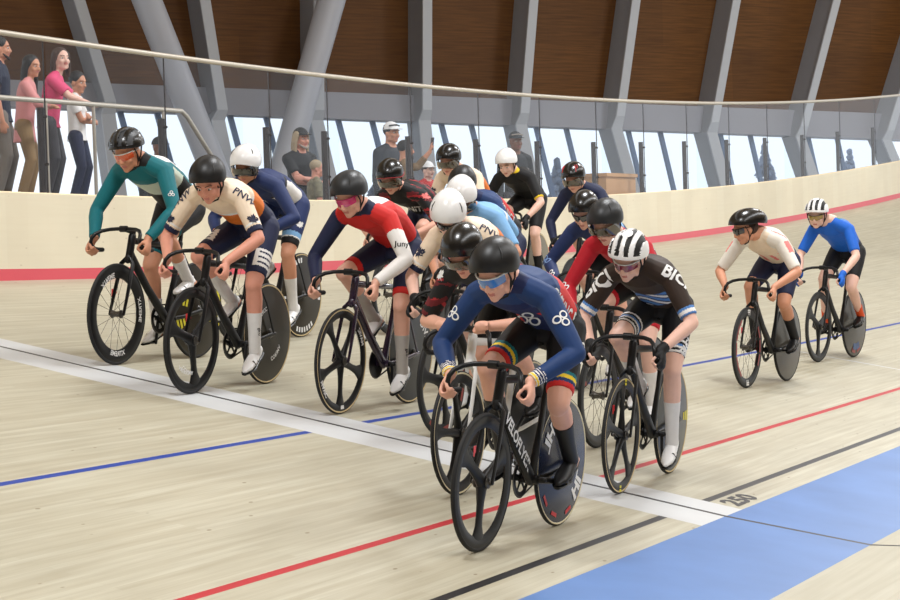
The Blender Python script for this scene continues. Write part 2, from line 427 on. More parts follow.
    for s in (1, -1): mb.tube([(ST.x-.10, s*.022, ST.z+.165), (ST.x-.03, s*.022, ST.z+.142), (ST.x+.07, s*.018, ST.z+.15)], .0035, n=6)
    obj('rail', mb, STEEL, sd)
    BC = V((.895, 0, .893))
    mb = MB(); mb.tube([HT+V((-.003, 0, -.005)), HT+V((-.010, 0, .035))], .019, n=12)
    mb.tube([HT+V((-.008, 0, .03)), BC], [(.018, .018), (.017, .017)], n=12); mb.tube([BC-V((0, .026, 0)), BC+V((0, .026, 0))], .021, n=12, round_=False)
    obj('stem', mb, BLK, root)
    mb = MB(); half = BAR_PATH
    pts = [(x, -y, z) for x, y, z in half[::-1]]+[(x, y, z) for x, y, z in half[1:]]
    mb.tube(pts, .0125, ref=None, n=10)
    hb = obj('handlebar', mb, BLK, root, smooth=60)
    for s in (1, -1):
        mb = MB(); mb.tube([(x, s*y, z) for x, y, z in half[-4:]], .0152, n=10); obj('grip', mb, TAPE, hb, smooth=60)
    # drive side: chainring, cranks, pedals, chain
    mb = MB(); ry = -.052
    prof = [(.096, .002), (.096, -.002), (.07, -.002), (.07, .002)]
    mb.rev(prof, 40, c=(BB.x, ry, BB.z)); mb.rev([(.03, .004), (.03, -.004), (.01, -.004), (.01, .004)], 20, c=(BB.x, ry, BB.z))
    for i in range(5):
        a = 2*PI*i/5+.3; d = V((math.cos(a), 0, math.sin(a))); mb.tube([BB+V((0, ry, 0))+d*.02, BB+V((0, ry, 0))+d*.08], [(.012, .003), (.008, .003)], ref=d.cross(V((0, 1, 0))), n=8)
    if cfg.get('disc_ring'): mb.rev([(.094, .003), (.094, -.003), (.01, -.004), (.01, .004)], 40, c=(BB.x, ry, BB.z))
    ck = obj('crankset', mb, cfg.get('ring', BLK), root)
    for s in (1, -1):
        a = rad(cfg['crank']+(0 if s > 0 else 180)); d = V((math.cos(a), 0, -math.sin(a)))
        p0 = BB+V((0, s*.062, 0)); p1 = p0+d*.165+V((0, s*.012, 0))
        mb = MB(); mb.tube([p0, p1], [(.017, .009), (.013, .008)], ref=d.cross(V((0, 1, 0))), n=10); mb.tube([p0-V((0, s*.02, 0)), p0+V((0, s*.01, 0))], .016, n=10)
        obj('crank_arm', mb, cfg.get('arm', BLK), ck)
        mb = MB(); mb.tube([p1, p1+V((0, s*.055, 0))], .006, n=8); mb.box(p1+V((0, s*.048, 0)), (.07, .055, .014)); obj('pedal', mb, CHN, ck)
    pth = []
    for k in range(13):
        a = rad(-95+190*k/12); pth.append(BB+V((.097*math.cos(a), ry, .097*math.sin(a))))
    for k in range(9):
        a = rad(85+190*k/8); pth.append(RA+V((.032*math.cos(a), ry, .032*math.sin(a))))
    mb = MB(); mb.tube(pth, [(.0035, .006)]*len(pth), ref=(0, 1, 0), n=6, loop=True); obj('chain', mb, CHN, root)
    wheel(root, 'front_wheel', FA, cfg['front'], cfg.get('gum_f', cfg.get('gum', 'black')))
    wheel(root, 'rear_wheel', RA, cfg['rear'], cfg.get('gum', 'black'))
    return root
BAR_PATH = [(.895, 0, .893), (.897, .05, .893), (.905, .10, .890), (.930, .145, .880), (.965, .175, .860), (.990, .188, .832), (.995, .192, .805), (.980, .194, .778), (.945, .195, .760), (.90, .195, .755), (.855, .195, .755)]
# ------------------------------------------------------------------ people
def ik(a, b, l1, l2, pole):
    d = b-a; L = d.length
    if L > (l1+l2)*.995: b = a+d.normalized()*(l1+l2)*.995; d = b-a; L = d.length
    x = (L*L+l1*l1-l2*l2)/(2*L); h = math.sqrt(max(0, l1*l1-x*x)); u = d.normalized()
    p = pole-u*pole.dot(u)
    return a+u*x+p.normalized()*h, b
def headframe(f0, l0, yaw, pitch, roll=0):
    """columns forward, left, up"""
    f = V(f0).normalized(); u = V((0, 0, 1)); l = u.cross(f).normalized(); f = l.cross(u)
    R = Matrix.Rotation(rad(yaw), 3, 'Z') @ Matrix((f, l, u)).transposed()
    R = R @ Matrix.Rotation(rad(pitch), 3, 'Y') @ Matrix.Rotation(rad(roll), 3, 'X')
    return R
def hand_frame(hs):
    G, a, o, w = [V(x) for x in hs]
    a.normalize(); o = (o-a*o.dot(a)).normalized(); w0 = a.cross(o); w = w0 if w0.dot(w) > 0 else -w0
    return G, a, o, w
def hand_shape(mb, hs, k=1., palm_only=False, inf=0.):
    G, a, o, w = hand_frame(hs)
    P = lambda x, y, z: G+o*(x*k)+w*(y*k)+a*(z*k)
    mb.tube([P(.030, -.062, 0), P(.033, -.035, 0), P(.034, .0, .0), P(.030, .026, 0)], [(.024+inf, .019+inf), (.032+inf, .0175+inf), (.038+inf, .0155+inf), (.036+inf, .013+inf)], ref=a, n=14)
    for i, (z, l) in enumerate(((.031, .94), (.0105, 1.05), (-.010, 1.0), (-.030, .84))):
        p = [P(.029, .024, z), P(.012*1, .040+.004*l, z*1.0), P(-.016, .030*l, z*.97), P(-.023, .001, z*.94)]
        if palm_only: p = p[:2]
        mb.tube(p, [.0098+inf, .0094+inf, .0086+inf, .0078+inf][:len(p)], n=8)
    p = [P(.024, -.034, .026), P(.010, -.014, .048), P(-.008, .008, .050), P(-.021, .022, .042)]
    if palm_only: p = p[:2]
    mb.tube(p, [.0135+inf, .0115+inf, .0102+inf, .0088+inf][:len(p)], n=8)
def open_hand(mb, W, d, n, sd, k=1., curl=.5):
    """relaxed hand: W wrist, d along the hand, n back of the hand, sd = side of the thumb"""
    d = d.normalized(); n = (n-d*n.dot(d)).normalized(); s = d.cross(n); s = s if s.dot(sd) > 0 else -s
    P = lambda x, y, z: W+d*(x*k)+s*(y*k)+n*(z*k)
    mb.tube([P(-.01, 0, 0), P(.03, .002, 0), P(.06, 0, 0), P(.085, -.002, 0)], [(.024, .018), (.033, .016), (.040, .014), (.038, .012)], ref=s, n=12)
    for y, l in ((.029, .9), (.0095, 1.), (-.0105, .95), (-.030, .76)):
        mb.tube([P(.080, y, 0), P(.080+.036*l, y*1.05, -.012*curl), P(.080+.056*l, y*1.05, -.034*curl), P(.080+.062*l-.01*curl, y*1.0, -.056*curl)], [.0096, .0092, .0084, .0076], n=8)
    mb.tube([P(.020, .026, -.006), P(.045, .046, -.014), P(.068, .052, -.024), P(.088, .050, -.030)], [.0135, .0115, .0100, .0085], n=8)
def head_shape(mb, H, R, k=1.):
    P = lambda x, y, z: H+R @ V((x*k, y*k, z*k))
    e = lambda c, r: mb.ell(P(*c), (r[0]*k, r[1]*k, r[2]*k), R, n=18)
    e((-.008, 0, .030), (.098, .076, .092)); e((.030, 0, -.030), (.062, .060, .078)); e((.044, 0, -.078), (.040, .042, .036)); e((.068, 0, -.098), (.020, .024, .018))
    e((.083, 0, .026), (.015, .052, .012))
    for s in (1, -1):
        e((.062, s*.040, -.030), (.028, .022, .026)); e((-.004, s*.077, -.012), (.020, .010, .032)); e((.012, s*.052, -.070), (.036, .016, .030))
        e((.096, s*.011, -.033), (.012, .010, .009))
    mb.tube([P(.086, 0, .016), P(.103, 0, -.008), P(.110, 0, -.032)], [.009*k, .011*k, .0130*k], n=10)
    e((.084, 0, -.058), (.014, .024, .007)); e((.082, 0, -.070), (.014, .020, .007))
def body_mesh(J, voxel, k=1., hands=('grip', 'grip'), feet=False, female=False, it=4):
    mb = MB(); left = J['left']
    sp = J['spine']
    mb.tube([q[0] for q in sp], [(q[1], q[2]) for q in sp], ref=left, n=20)
    H, R = J['head']; nb = sp[-1][0]
    mb.tube([nb-(H-nb).normalized()*.03, lerp(nb, H+R @ V((-.03, 0, -.07)), .6), H+R @ V((-.022, 0, -.04))], [.066*k, .056*k, .058*k], n=14)
    head_shape(mb, H, R, k*J.get('hk', 1))
    for s in (1, -1):
        A = J['arm'][s]; S, E, W = A
        mb.tube([lerp(nb, S, .15), lerp(nb, S, .7), S], [.05*k, .053*k, .055*k], n=12)
        mb.tube([S, lerp(S, E, .3), lerp(S, E, .7), E], [.055*k, .051*k, .045*k, .039*k], n=12)
        mb.tube([E, lerp(E, W, .25), lerp(E, W, .65), W], [.039*k, .0425*k, .034*k, (.028*k)], n=12)
        hd = J['hand'][s]
        if hd[0] == 'grip': hand_shape(mb, hd[1], k*.98)
        else: open_hand(mb, W, *hd[1:], k=k*.95)
        Hj, K, A = J['leg'][s]
        f = J.get('fwd', V((1, 0, 0)))
        mb.tube([Hj, lerp(Hj, K, .3), lerp(Hj, K, .7), K], [.090*k, .084*k, .068*k, .055*k], n=14)
        cb = (K-A).normalized(); bk = (Hj-K).normalized(); bk = (bk-cb*bk.dot(cb))
        bk = bk.normalized() if bk.length > .05 else V((-1, 0, 0))
        mb.ell(K-bk*.014, (.043*k, .043*k, .047*k), n=12)
        mb.tube([K, lerp(K, A, .22)+bk*.012, lerp(K, A, .42)+bk*.010, lerp(K, A, .78), A], [.050*k, .055*k, .050*k, .036*k, .034*k], n=12)
        mb.ell(lerp(Hj, sp[0][0], .35)+J.get('butt', V((-.05, 0, 0))), (.085*k, .078*k, .09*k), n=14)
        toe = J['toe'][s]; heel = A-(A-K).normalized()*-.045-toe*.045
        mb.tube([A, A+(A-K).normalized()*.045], [.034*k, .036*k], n=10)
        mb.tube([heel, A+(A-K).normalized()*.05+toe*.06, A+(A-K).normalized()*.060+toe*.125], [(.028*k, .024*k), (.032*k, .020*k), (.028*k, .010*k)], ref=toe.cross(A-K), n=12)
    return fuse(mb, voxel, it)
def paint_faces(me, fn, keys):
    """give every face one of the part's own materials, by where it lies on the part"""
    idx = [keys.index(fn(p.center, p.normal)) for p in me.polygons]
    me.polygons.foreach_set('material_index', idx)
def bone_locator(J):
    segs = []
    sp = J['spine']
    for a, b in zip(sp[:-1], sp[1:]): segs.append(('torso', a[0], b[0]))
    for s, n in ((1, 'L'), (-1, 'R')):
        S, E, W = J['arm'][s]; nb = sp[-1][0]
        segs.append(('shoulder'+n, lerp(nb, S, .4), S)); segs.append(('upper'+n, S, E)); segs.append(('fore'+n, E, W))
        Hj, K, A = J['leg'][s]; segs.append(('thigh'+n, Hj, K)); segs.append(('shank'+n, K, A))
    p0 = sp[0][0]; ax = (sp[-1][0]-p0); L = ax.length; ax.normalize(); left = J['left']; back = left.cross(ax) if left.cross(ax).dot(J['up']) > 0 else -left.cross(ax)
    def loc(c, legs=True):
        best = None
        for n, a, b in segs:
            if not legs and n[:5] in ('thigh', 'shank'): continue
            d = b-a; t = max(0, min(1, (c-a).dot(d)/d.length_squared)); q = (c-(a+d*t)).length
            if n == 'torso': q -= .10
            elif n[:8] == 'shoulder': q -= .05
            elif n[:5] == 'thigh': q -= .085-.03*t
            else: q -= .045
            if best is None or q < best[0]: best = (q, n, t)
        T = (c-p0).dot(ax)/L; lat = (c-p0).dot(left)
        return best[1], best[2], T, lat
    return loc, back
class Suit:
    """info handed to a colouring rule: region name, t along it, T along the torso, lat to the wearer's left, b up-the-back part of the normal"""
def decal(par, bvh, shape, c, right, nrm, size, m, name='lettering', lift=.0035, aspect=1):
    n = V(nrm).normalized(); r = V(right); r = (r-n*r.dot(n)).normalized(); u = n.cross(r); c = V(c)
    v, f = shape; out = []; ok = []
    for x, y in v:
        p = c+r*(x*size*aspect)+u*(y*size)
        h = bvh.ray_cast(p+n*.25, -n, .5)
        if h[0] is None: out.append(p); ok.append(False)
        else: out.append(h[0]+h[1]*lift); ok.append(True)
    f = [q for q in f if all(ok[i] for i in q) and max((out[q[i]]-out[q[i-1]]).length for i in range(len(q))) < size*.5+.02]
    if not f: return None
    mb = MB(); mb.add(out, f); me = mb.mesh('d', recalc=False, smooth=180)
    return link(name, me, m, par)

# ---- helmets, glasses
def helmet(par, H, R, cfg, k=1.):
    k = k*1.03; ks = k/1.01
    kind = cfg['kind']; C0 = V((-.012, 0, .042))
    Af, Ar, Bw, Hh = {'aero': (.135, .165, .112, .118), 'vent': (.138, .158, .112, .118), 'long': (.142, .200, .116, .118), 'tt': (.135, .185, .112, .120)}[kind]
    n, m = (120, 40) if kind == 'vent' else (56, 22)
    def pt(ph, q, sc):
        cf, sf = math.cos(ph), math.sin(ph)
        rim = .030*max(0, cf)**1.2-.012*(1-abs(cf))-(.052 if kind != 'vent' else .040)*max(0, -cf)**1.3
        if kind == 'aero': rim -= .022*(abs(sf)**3)
        if kind == 'tt': rim -= .03*(abs(sf)**2)
        if kind == 'long': rim += .004
        am = math.acos(max(-.9, min(.9, (rim)/Hh)))
        al = .03+(am-.03)*q
        A = Af if cf > 0 else Ar
        x = A*cf*math.sin(al); y = Bw*sf*math.sin(al); z = Hh*math.cos(al)
        if cf < 0: z -= .30*(abs(x)**2)*(3 if kind in ('aero', 'long', 'tt') else 1.6)*.5; y *= 1-.25*(abs(x)/Ar)**2
        return V((x, y, z))*sc, al, sf*math.sin(al)
    rings = []; fm = []; inner = []
    for i in range(m+1):
        q = i/m; ring = []
        for j in range(n):
            p, al, yy = pt(2*PI*j/n, q, 1)
            if kind == 'vent':
                st = math.cos(yy*PI*4.2)
                v = st < (-.05) and .16 < q < .86 and abs(yy) < .95
                if v: p = p*.93
            ring.append(H+R @ ((p+C0)*k))
        rings.append(ring)
    mb = MB(); mb.loft(rings, caps=False)
    if kind == 'vent':
        for i in range(m):
            for j in range(n):
                _, al, yy = pt(2*PI*(j+.5)/n, (i+.5)/m, 1)
                mb.m[i*n+j] = 1 if (math.cos(yy*PI*4.2) < 0.0 and .15 < (i+.5)/m < .88 and abs(yy) < .95) else 0
    o = len(mb.v); mb.v.append(tuple(sum((V(p) for p in rings[0]), V())/n)); mb.f += [(o, (j+1) % n, j) for j in range(n)]; mb.m += [0]*n
    inn = [[H+R @ ((pt(2*PI*j/n, q, .9)[0]+C0)*k) for j in range(n)] for q in (1, .8, .5, .2)]
    mb.loft([rings[-1]]+inn, mi=1, caps=False)
    hm = obj('helmet', mb, [cfg['mat'], cfg.get('mat2', MATS['helmet lining'])], par, smooth=50)
    def surf(ph, q, lift=.002):
        p, _, _ = pt(rad(ph), q, 1); return H+R @ ((p*(1+lift/.12)+C0)*k)
    if kind != 'vent':
        for s in (1, -1):   # slit vents on the flanks
            for ph, q0, q1 in cfg.get('slits', ((40, .62, .40),)):
                mb = MB(); mb.tube([surf(s*ph, q0, .0005), surf(s*(ph+8), (q0+q1)/2, .001), surf(s*(ph+16), q1, .0005)], [(.003, .003), (.0055, .004), (.003, .003)], n=8)
                obj('vent', mb, cfg.get('slit_mat', MATS['helmet lining']), hm)
        if cfg.get('rimband'):
            mb = MB(); rr = []
            mb.tube([surf(2*360*j/n/2, .97, .002) for j in range(n)], .004, n=6, loop=True); obj('rim_band', mb, cfg['rimband'], hm)
    # straps
    mb = MB()
    for s in (1, -1):
        P = lambda x, y, z: H+R @ V((x*ks, s*y*ks, z*ks))
        mb.tube([P(.035, .083, .035), P(.022, .084, -.015), P(.018, .070, -.062), P(.034, .048, -.103), P(.046, .0, -.116)], [(.002, .006)]*5, ref=R @ V((1, 0, 0)), n=6)
        mb.tube([P(-.05, .085, .015), P(-.01, .086, -.03), P(.016, .071, -.060)], [(.002, .006)]*3, ref=R @ V((1, 0, 0)), n=6)
    obj('chin_strap', mb, MATS['black strap'], hm, smooth=60)
    if cfg.get('visor'):
        mb = MB(); ro = []; ri = []
        for i in range(25):
            a = rad(-82+164*i/24); z1 = .040; z0 = -.040+.012*math.cos(a*2)
            f = lambda z, d: H+R @ (V(((.012+(.118+d-(.02 if z < 0 else 0))*math.cos(a)), (.100+d)*math.sin(a), z))*k)
            ro.append([f(z1, 0), f(.0, .004), f(z0, 0), f(z0, -.003), f(.0, .001), f(z1, -.003)])
        mb.loft(ro); obj('visor', mb, cfg['visor'], hm, smooth=60)
    return hm
def glasses(par, H, R, lens, frame, k=1.):
    mb = MB(); ro = []; top = []
    for i in range(23):
        a = rad(-62+124*i/22); z0 = -.022+.010*(1-min(1, abs(a)/.25)) - .004*math.cos(a*3); z1 = .026
        f = lambda z, d: H+R @ (V(((-.004+(.112+d)*math.cos(a)), (.080+d)*math.sin(a)*1.04, z+.002))*k)
        ro.append([f(z1, 0), f(.0, .002), f(z0, -.002), f(z0, -.005), f(.0, -.001), f(z1, -.003)]); top.append(f(z1, .001))
    mb.loft(ro); g = obj('sunglasses', mb, lens, par, smooth=60)
    mb = MB(); mb.tube(top, .0038*k, n=6)
    for s in (1, -1):
        P = lambda x, y, z: H+R @ V((x*k, s*y*k, z*k))
        mb.tube([P(.050, .076, .024), P(.02, .084, .020), P(-.03, .086, .012)], .0032*k, n=6)
    obj('glasses_frame', mb, frame, g)
def eyes(par, H, R, k=1.):
    for s in (1, -1):
        mb = MB(); c = V((.079, s*.031, .002)); rings = []
        mb.ell(H+R @ (c*k), (.0118*k, .0135*k, .0066*k), R, n=14)
        mb.ell(H+R @ ((c+V((.0070, 0, -.001)))*k), (.0066*k, .0072*k, .0066*k), R, n=10, mi=1)
        obj('eye', mb, [MATS['eye white'], MATS['dark iris']], par, smooth=60)
        mb = MB(); P = lambda x, y, z: H+R @ V((x*k, s*y*k, z*k))
        mb.tube([P(.094, .014, .024), P(.091, .032, .030), P(.078, .052, .024)], [(.003, .004)]*3, n=6); obj('eyebrow', mb, MATS['brow hair'], par)
mat('helmet lining', (14, 14, 15), .6); mat('black strap', (18, 18, 20), .7); mat('eye white', (235, 232, 228), .3); mat('dark iris', (40, 28, 20), .2); mat('brow hair', (70, 48, 34), .8)
LIP = {}
def shoe(par, K, A, toe, mw, side, m, sole, name='shoe', k=1., cover=False):
    dn = (A-K).normalized(); f = toe.normalized(); dn2 = (dn-f*dn.dot(f)).normalized(); l = f.cross(dn2)
    P = lambda x, z: A+f*(x*k)+dn2*(z*k)
    mb = MB()
    mb.tube([P(-.056, .030), P(-.03, .030), P(.03, .040), P(.09, .052), P(.145, .058), P(.175, .060)], [(.026, .034), (.034, .042), (.039, .036), (.044, .029), (.038, .022), (.020, .014)], ref=l, n=16)
    mb.tube([P(-.012, -.022), P(-.008, .02)], [(.036, .042), (.038, .046)], ref=l, n=14, round_=False)
    me = fuse(mb, .006, 4); sh = link(name, me, m, par)
    mb = MB(); rings = []
    for x, w, z in ((-.085, .022, .062), (-.05, .032, .068), (.03, .034, .074), (.10, .044, .082), (.16, .036, .080), (.195, .016, .076)):
        c = P(x, z); rings.append([c+l*(w*k*math.cos(a))+dn2*(.007*k*math.sin(a)) for a in [2*PI*q/12 for q in range(12)]])
    mb.loft(rings); obj('sole', mb, sole, sh)
    if not cover:
        mb = MB()
        for x in (.045, .085):
            mb.tube([P(x, .015 if x < .06 else .028)+l*.0, P(x+.01, .030)+l*.03*side, P(x+.012, .05)+l*.042*side], [(.006, .002)]*3, ref=f, n=6)
        obj('shoe_strap', mb, sole if not cover else m, sh)
    return sh
def rider_joints(c):
    k = c.get('k', 1.)
    hz = c.get('hz', 1.38); sx = c.get('sx', .665)+.04; sz = hz-c.get('nk', .112)
    P0 = V((.165, 0, 1.045)); S = V((sx, 0, sz))
    ax = S-P0; up = V((0, 1, 0)).cross(ax).normalized(); up = up if up.z > 0 else -up
    left = V((0, 1, 0))
    tw = c.get('twist', 0)
    hump = c.get('hump', .05)
    sp = [(P0-ax.normalized()*.02, .145*k, .115*k), (lerp(P0, S, .22)+up*hump*.7, .140*k, .105*k), (lerp(P0, S, .5)+up*hump, .150*k, .108*k), (lerp(P0, S, .78)+up*hump*.6, .168*k, .110*k), (S-ax.normalized()*.02, .150*k, .088*k), (S+ax.normalized()*.055+V((0, 0, .03)), .07*k, .06*k)]
    J = dict(left=left, spine=sp, up=up, arm={}, leg={}, hand={}, toe={})
    yaw, pitch = c.get('look', (0, 5)); pitch += 12; roll = c.get('tilt', 0)
    hx = c.get('hx', .145)
    H = V((sx+hx, c.get('hy', -.025), hz))
    J['head'] = (H, headframe((1, 0, 0), left, yaw, pitch, roll))
    BB = V((.385, 0, .285))
    for s in (1, -1):
        Sj = S+V((-.01, s*.178*k, -.035+s*tw))
        if c.get('hands', 'drops') == 'drops':
            G = V((.958, s*.195, .766)); a = V((.85, 0, .42)); hs = (G, a, V((0, s, .25)), V((.3, 0, -1)))
        elif c['hands'] == 'hooks':
            G = V((.985, s*.193, .815)); a = V((.25, -s*.05, .95)); hs = (G, a, V((-.4, s*1., .0)), V((1, 0, -.1)))
        else:
            G = V((.915, s*.115, .889)); a = V((.2, -s*1, -.05)); hs = (G, a, V((-.25, 0, 1)), V((1, 0, -.2)))
        G_, a_, o_, w_ = hand_frame(hs)
        kk = k*.98
        Wr = G_+o_*(.030*kk)-w_*(.066*kk)
        E, W = ik(Sj, Wr, .300*k, .270*k, V((-.35, s*c.get('elbow', .75), -.35)))
        J['arm'][s] = (Sj, E, Wr); J['hand'][s] = ('grip', hs)
        a = rad(c['crank']+(0 if s > 0 else 180)); d = V((math.cos(a), 0, -math.sin(a)))
        ped = BB+d*.165+V((0, s*.120, 0))
        ta = rad(c.get('toe', 18)+ (8 if s > 0 else -4)*math.sin(a)); toe = V((math.cos(ta), s*.04, -math.sin(ta))).normalized()
        up_t = V((math.sin(ta), 0, math.cos(ta)))
        A = ped-toe*.105+up_t*.088
        Hj = V((.205, s*.092, 1.035))
        K, A2 = ik(Hj, A, .435*k, .425*k, V((1, s*c.get('knee', .08), .25)))
        J['leg'][s] = (Hj, K, A2); J['toe'][s] = toe
    J['butt'] = V((-.055, 0, .0)); J['ped'] = None
    return J
def make_rider(c, mw):
    root = bpy.data.objects.new('person', None); COL.objects.link(root); root.matrix_world = mw
    tag(root, c['label'], 'person', 'track cyclists in the race')
    J = rider_joints(c); k = c.get('k', 1.); vx = c.get('voxel', .008)
    H, R = J['head']
    me = body_mesh(J, vx, k); sk = c['skin']
    mouth = H+R @ V((.095*k, 0, -.064*k)); 
    lipm = mat('lips '+sk.name, tuple(int(x) for x in c.get('lip', (194, 118, 108))), .4)
    me.materials.append(sk); me.materials.append(lipm)
    paint_faces(me, lambda p, n: 1 if (p-mouth).length < .03 and abs((R.transposed() @ (p-mouth)).z) < .009 and abs((R.transposed() @ (p-mouth)).y) < .019 else 0, [0, 1])
    body = link('body', me, None, root)
    loc, back = bone_locator(J)
    sp = J['spine']; P0 = sp[0][0]; S = sp[-2][0]
    # jersey or the top of the skinsuit
    inf = .009; mb = MB(); slv = c.get('sleeve', 1.9)
    mb.tube([lerp(P0, sp[1][0], .75)]+[q[0] for q in sp[1:-1]]+[lerp(sp[-2][0], sp[-1][0], .6), sp[-1][0]+V((.004, 0, .012))], [(sp[1][1]+inf, sp[1][2]+inf)]+[(q[1]+inf, q[2]+inf) for q in sp[1:-1]]+[(.100*k, .080*k), (.070*k, .066*k)], ref=J['left'], n=22, round_=False)
    nb = sp[-1][0]
    for s in (1, -1):
        Sj, E, W = J['arm'][s]; i2 = .007
        mb.tube([lerp(nb, Sj, .10), lerp(nb, Sj, .4), lerp(nb, Sj, .7), Sj], [.056*k, .062*k, .065*k, .063*k], n=12)
        if slv <= 1: mb.tube([Sj, lerp(Sj, E, .3), lerp(Sj, E, slv)], [(.055+i2)*k, (.052+i2)*k, (.050+i2-.006*slv)*k], n=14, ends=(1, 0))
        else:
            mb.tube([Sj, lerp(Sj, E, .3), lerp(Sj, E, .7), E], [(.055+i2)*k, (.051+i2)*k, (.045+i2)*k, (.039+i2)*k], n=14)
            f = slv-1; mb.tube([E, lerp(E, W, .25), lerp(E, W, .65), lerp(E, W, f)], [(.039+i2)*k, (.0425+i2)*k, (.034+i2)*k, (.030+i2)*k], n=14, ends=(1, 0))
    jm = fuse(mb, vx*.95, 3)
    def rule(fn, legs):
        def g(p, n):
            r, t, T, lat = loc(p, legs); return fn(r, t, T, lat, n.dot(back), p)
        return g
    keys = list(c['top'].keys())
    for q in keys: jm.materials.append(c['top'][q])
    paint_faces(jm, rule(c['top_rule'], False), keys)
    jr = link('jersey', jm, None, root)
    # shorts
    inf = .006; mb = MB(); hem = c.get('hem', .80)
    mb.tube([sp[0][0], lerp(sp[0][0], sp[1][0], .5)+J['up']*.015, sp[1][0], lerp(sp[1][0], sp[2][0], .6)], [(sp[0][1]+inf, sp[0][2]+inf), (.142*k+inf, .110*k+inf), (sp[1][1]+inf, sp[1][2]+inf), (sp[2][1]+inf-.004, sp[2][2]+inf-.004)], ref=J['left'], n=20)
    mb.ell((.235, 0, 1.0), (.10, .09, .075), n=16)
    for s in (1, -1):
        Hj, K, A = J['leg'][s]
        mb.ell(lerp(Hj, sp[0][0], .35)+J['butt'], (.092*k, .085*k, .096*k), n=16)
        mb.tube([Hj, lerp(Hj, K, .3), lerp(Hj, K, hem)], [(.090+inf)*k, (.084+inf)*k, (.084+inf-.021*hem/.8*1.0)*k], n=18, ends=(1, 0))
    sm = fuse(mb, vx*.95, 3)
    keys = list(c['bot'].keys())
    for q in keys: sm.materials.append(c['bot'][q])
    paint_faces(sm, rule(c['bot_rule'], True), keys)
    so = link('shorts', sm, None, root)
    # socks and shoes
    for s in (1, -1):
        Hj, K, A = J['leg'][s]
        cb = (K-A).normalized(); bk = (Hj-K).normalized(); bk = (bk-cb*bk.dot(cb)); bk = bk.normalized() if bk.length > .05 else V((-1, 0, 0))
        t0 = c.get('sock_top', .5); mb = MB()
        r0 = .054 if t0 < .4 else (.0495 if t0 < .6 else .043)
        mb.tube([lerp(K, A, t0)+bk*.009, lerp(K, A, lerp(t0, 1, .5))+bk*.003, lerp(K, A, .97), A-cb*.02], [r0*k, lerp(r0, .036, .62)*k, .039*k, .040*k], n=16, round_=False)
        sk_ = obj('sock', mb, c['sock'], root, smooth=60)
        if c.get('sock_text'):
            b2 = BVHTree.FromPolygons([tuple(v.co) for v in sk_.data.vertices], [tuple(p.vertices) for p in sk_.data.polygons])
            decal(sk_, b2, text2d(c['sock_text'], .01), lerp(K, A, .72)+V((.0, s*.03, 0)), -cb, V((.5, s*.8, .2)), .032, c.get('sock_ink', BLK))
        shoe(root, K, A, J['toe'][s], None, s, c['shoe'], c.get('sole', BLK), k=k, cover=c.get('cover', False), name='overshoe' if c.get('cover') else 'shoe')
    # gloves
    if c.get('glove'):
        for s in (1, -1):
            mb = MB(); hand_shape(mb, J['hand'][s][1], k*.98, True, .0035)
            W = J['arm'][s][2]; E = J['arm'][s][1]
            mb.tube([lerp(W, E, .10), W, W+(W-E).normalized()*.015], [.034*k, .033*k, .030*k], n=12)
            link('glove', fuse(mb, .006, 3), c['glove'], root)
    # head gear
    if c.get('hair'):
        mb = MB(); mb.ell(H+R @ V((-.030*k, 0, .008*k)), (.088*k, .084*k, .085*k), R, n=18)
        obj('hair', mb, c['hair'], root, smooth=60)
    hm = helmet(root, H, R, c['helmet'], k)
    if c.get('lens'): glasses(root, H, R, c['lens'], c.get('lens_frame', MATS['black strap']), k)
    elif not c['helmet'].get('visor') or c.get('eyes'): eyes(body, H, R, k)
    # lettering and marks on the clothes
    bt = BVHTree.FromPolygons([tuple(v.co) for v in jm.vertices], [tuple(p.vertices) for p in jm.polygons])
    bs = BVHTree.FromPolygons([tuple(v.co) for v in sm.vertices], [tuple(p.vertices) for p in sm.polygons])
    for d in c.get('decals', []):
        where = d[0]; shape, pos, right, nrm, size, m = d[1:7]; asp = d[7] if len(d) > 7 else 1
        def at(w, t):
            if w[:3] == 'arm': s = 1 if w[3] == 'L' else -1; Sj, E, W = J['arm'][s]; return lerp(Sj, E, t) if t <= 1 else lerp(E, W, t-1)
            if w[:3] == 'leg': s = 1 if w[3] == 'L' else -1; Hj, K, A = J['leg'][s]; return lerp(Hj, K, t)
            return lerp(P0, S, t)
        w, t, o_ = pos; c0 = at(w, t)+V(o_)
        decal(so if where == 'bot' else jr, bs if where == 'bot' else bt, shape, c0, right, nrm, size, m, aspect=asp)
    return root
def place(s, w, dw=0, lean=3, yaw=0):
    Fc = track(s, w); Rr = track(s+.965, w+dw)
    f = (Fc-Rr).normalized()
    if yaw: f = Matrix.Rotation(rad(yaw), 3, 'Z') @ f
    u = V((0, 0, 1)); u = (u-f*u.dot(f)).normalized(); l = u.cross(f)
    u2 = (u*math.cos(rad(lean))+l*math.sin(rad(lean))).normalized(); l2 = u2.cross(f)
    M = Matrix.Identity(4); o = Fc-f*.975
    for i in range(3): M[i][0] = f[i]; M[i][1] = l2[i]; M[i][2] = u2[i]; M[i][3] = o[i]
    return M
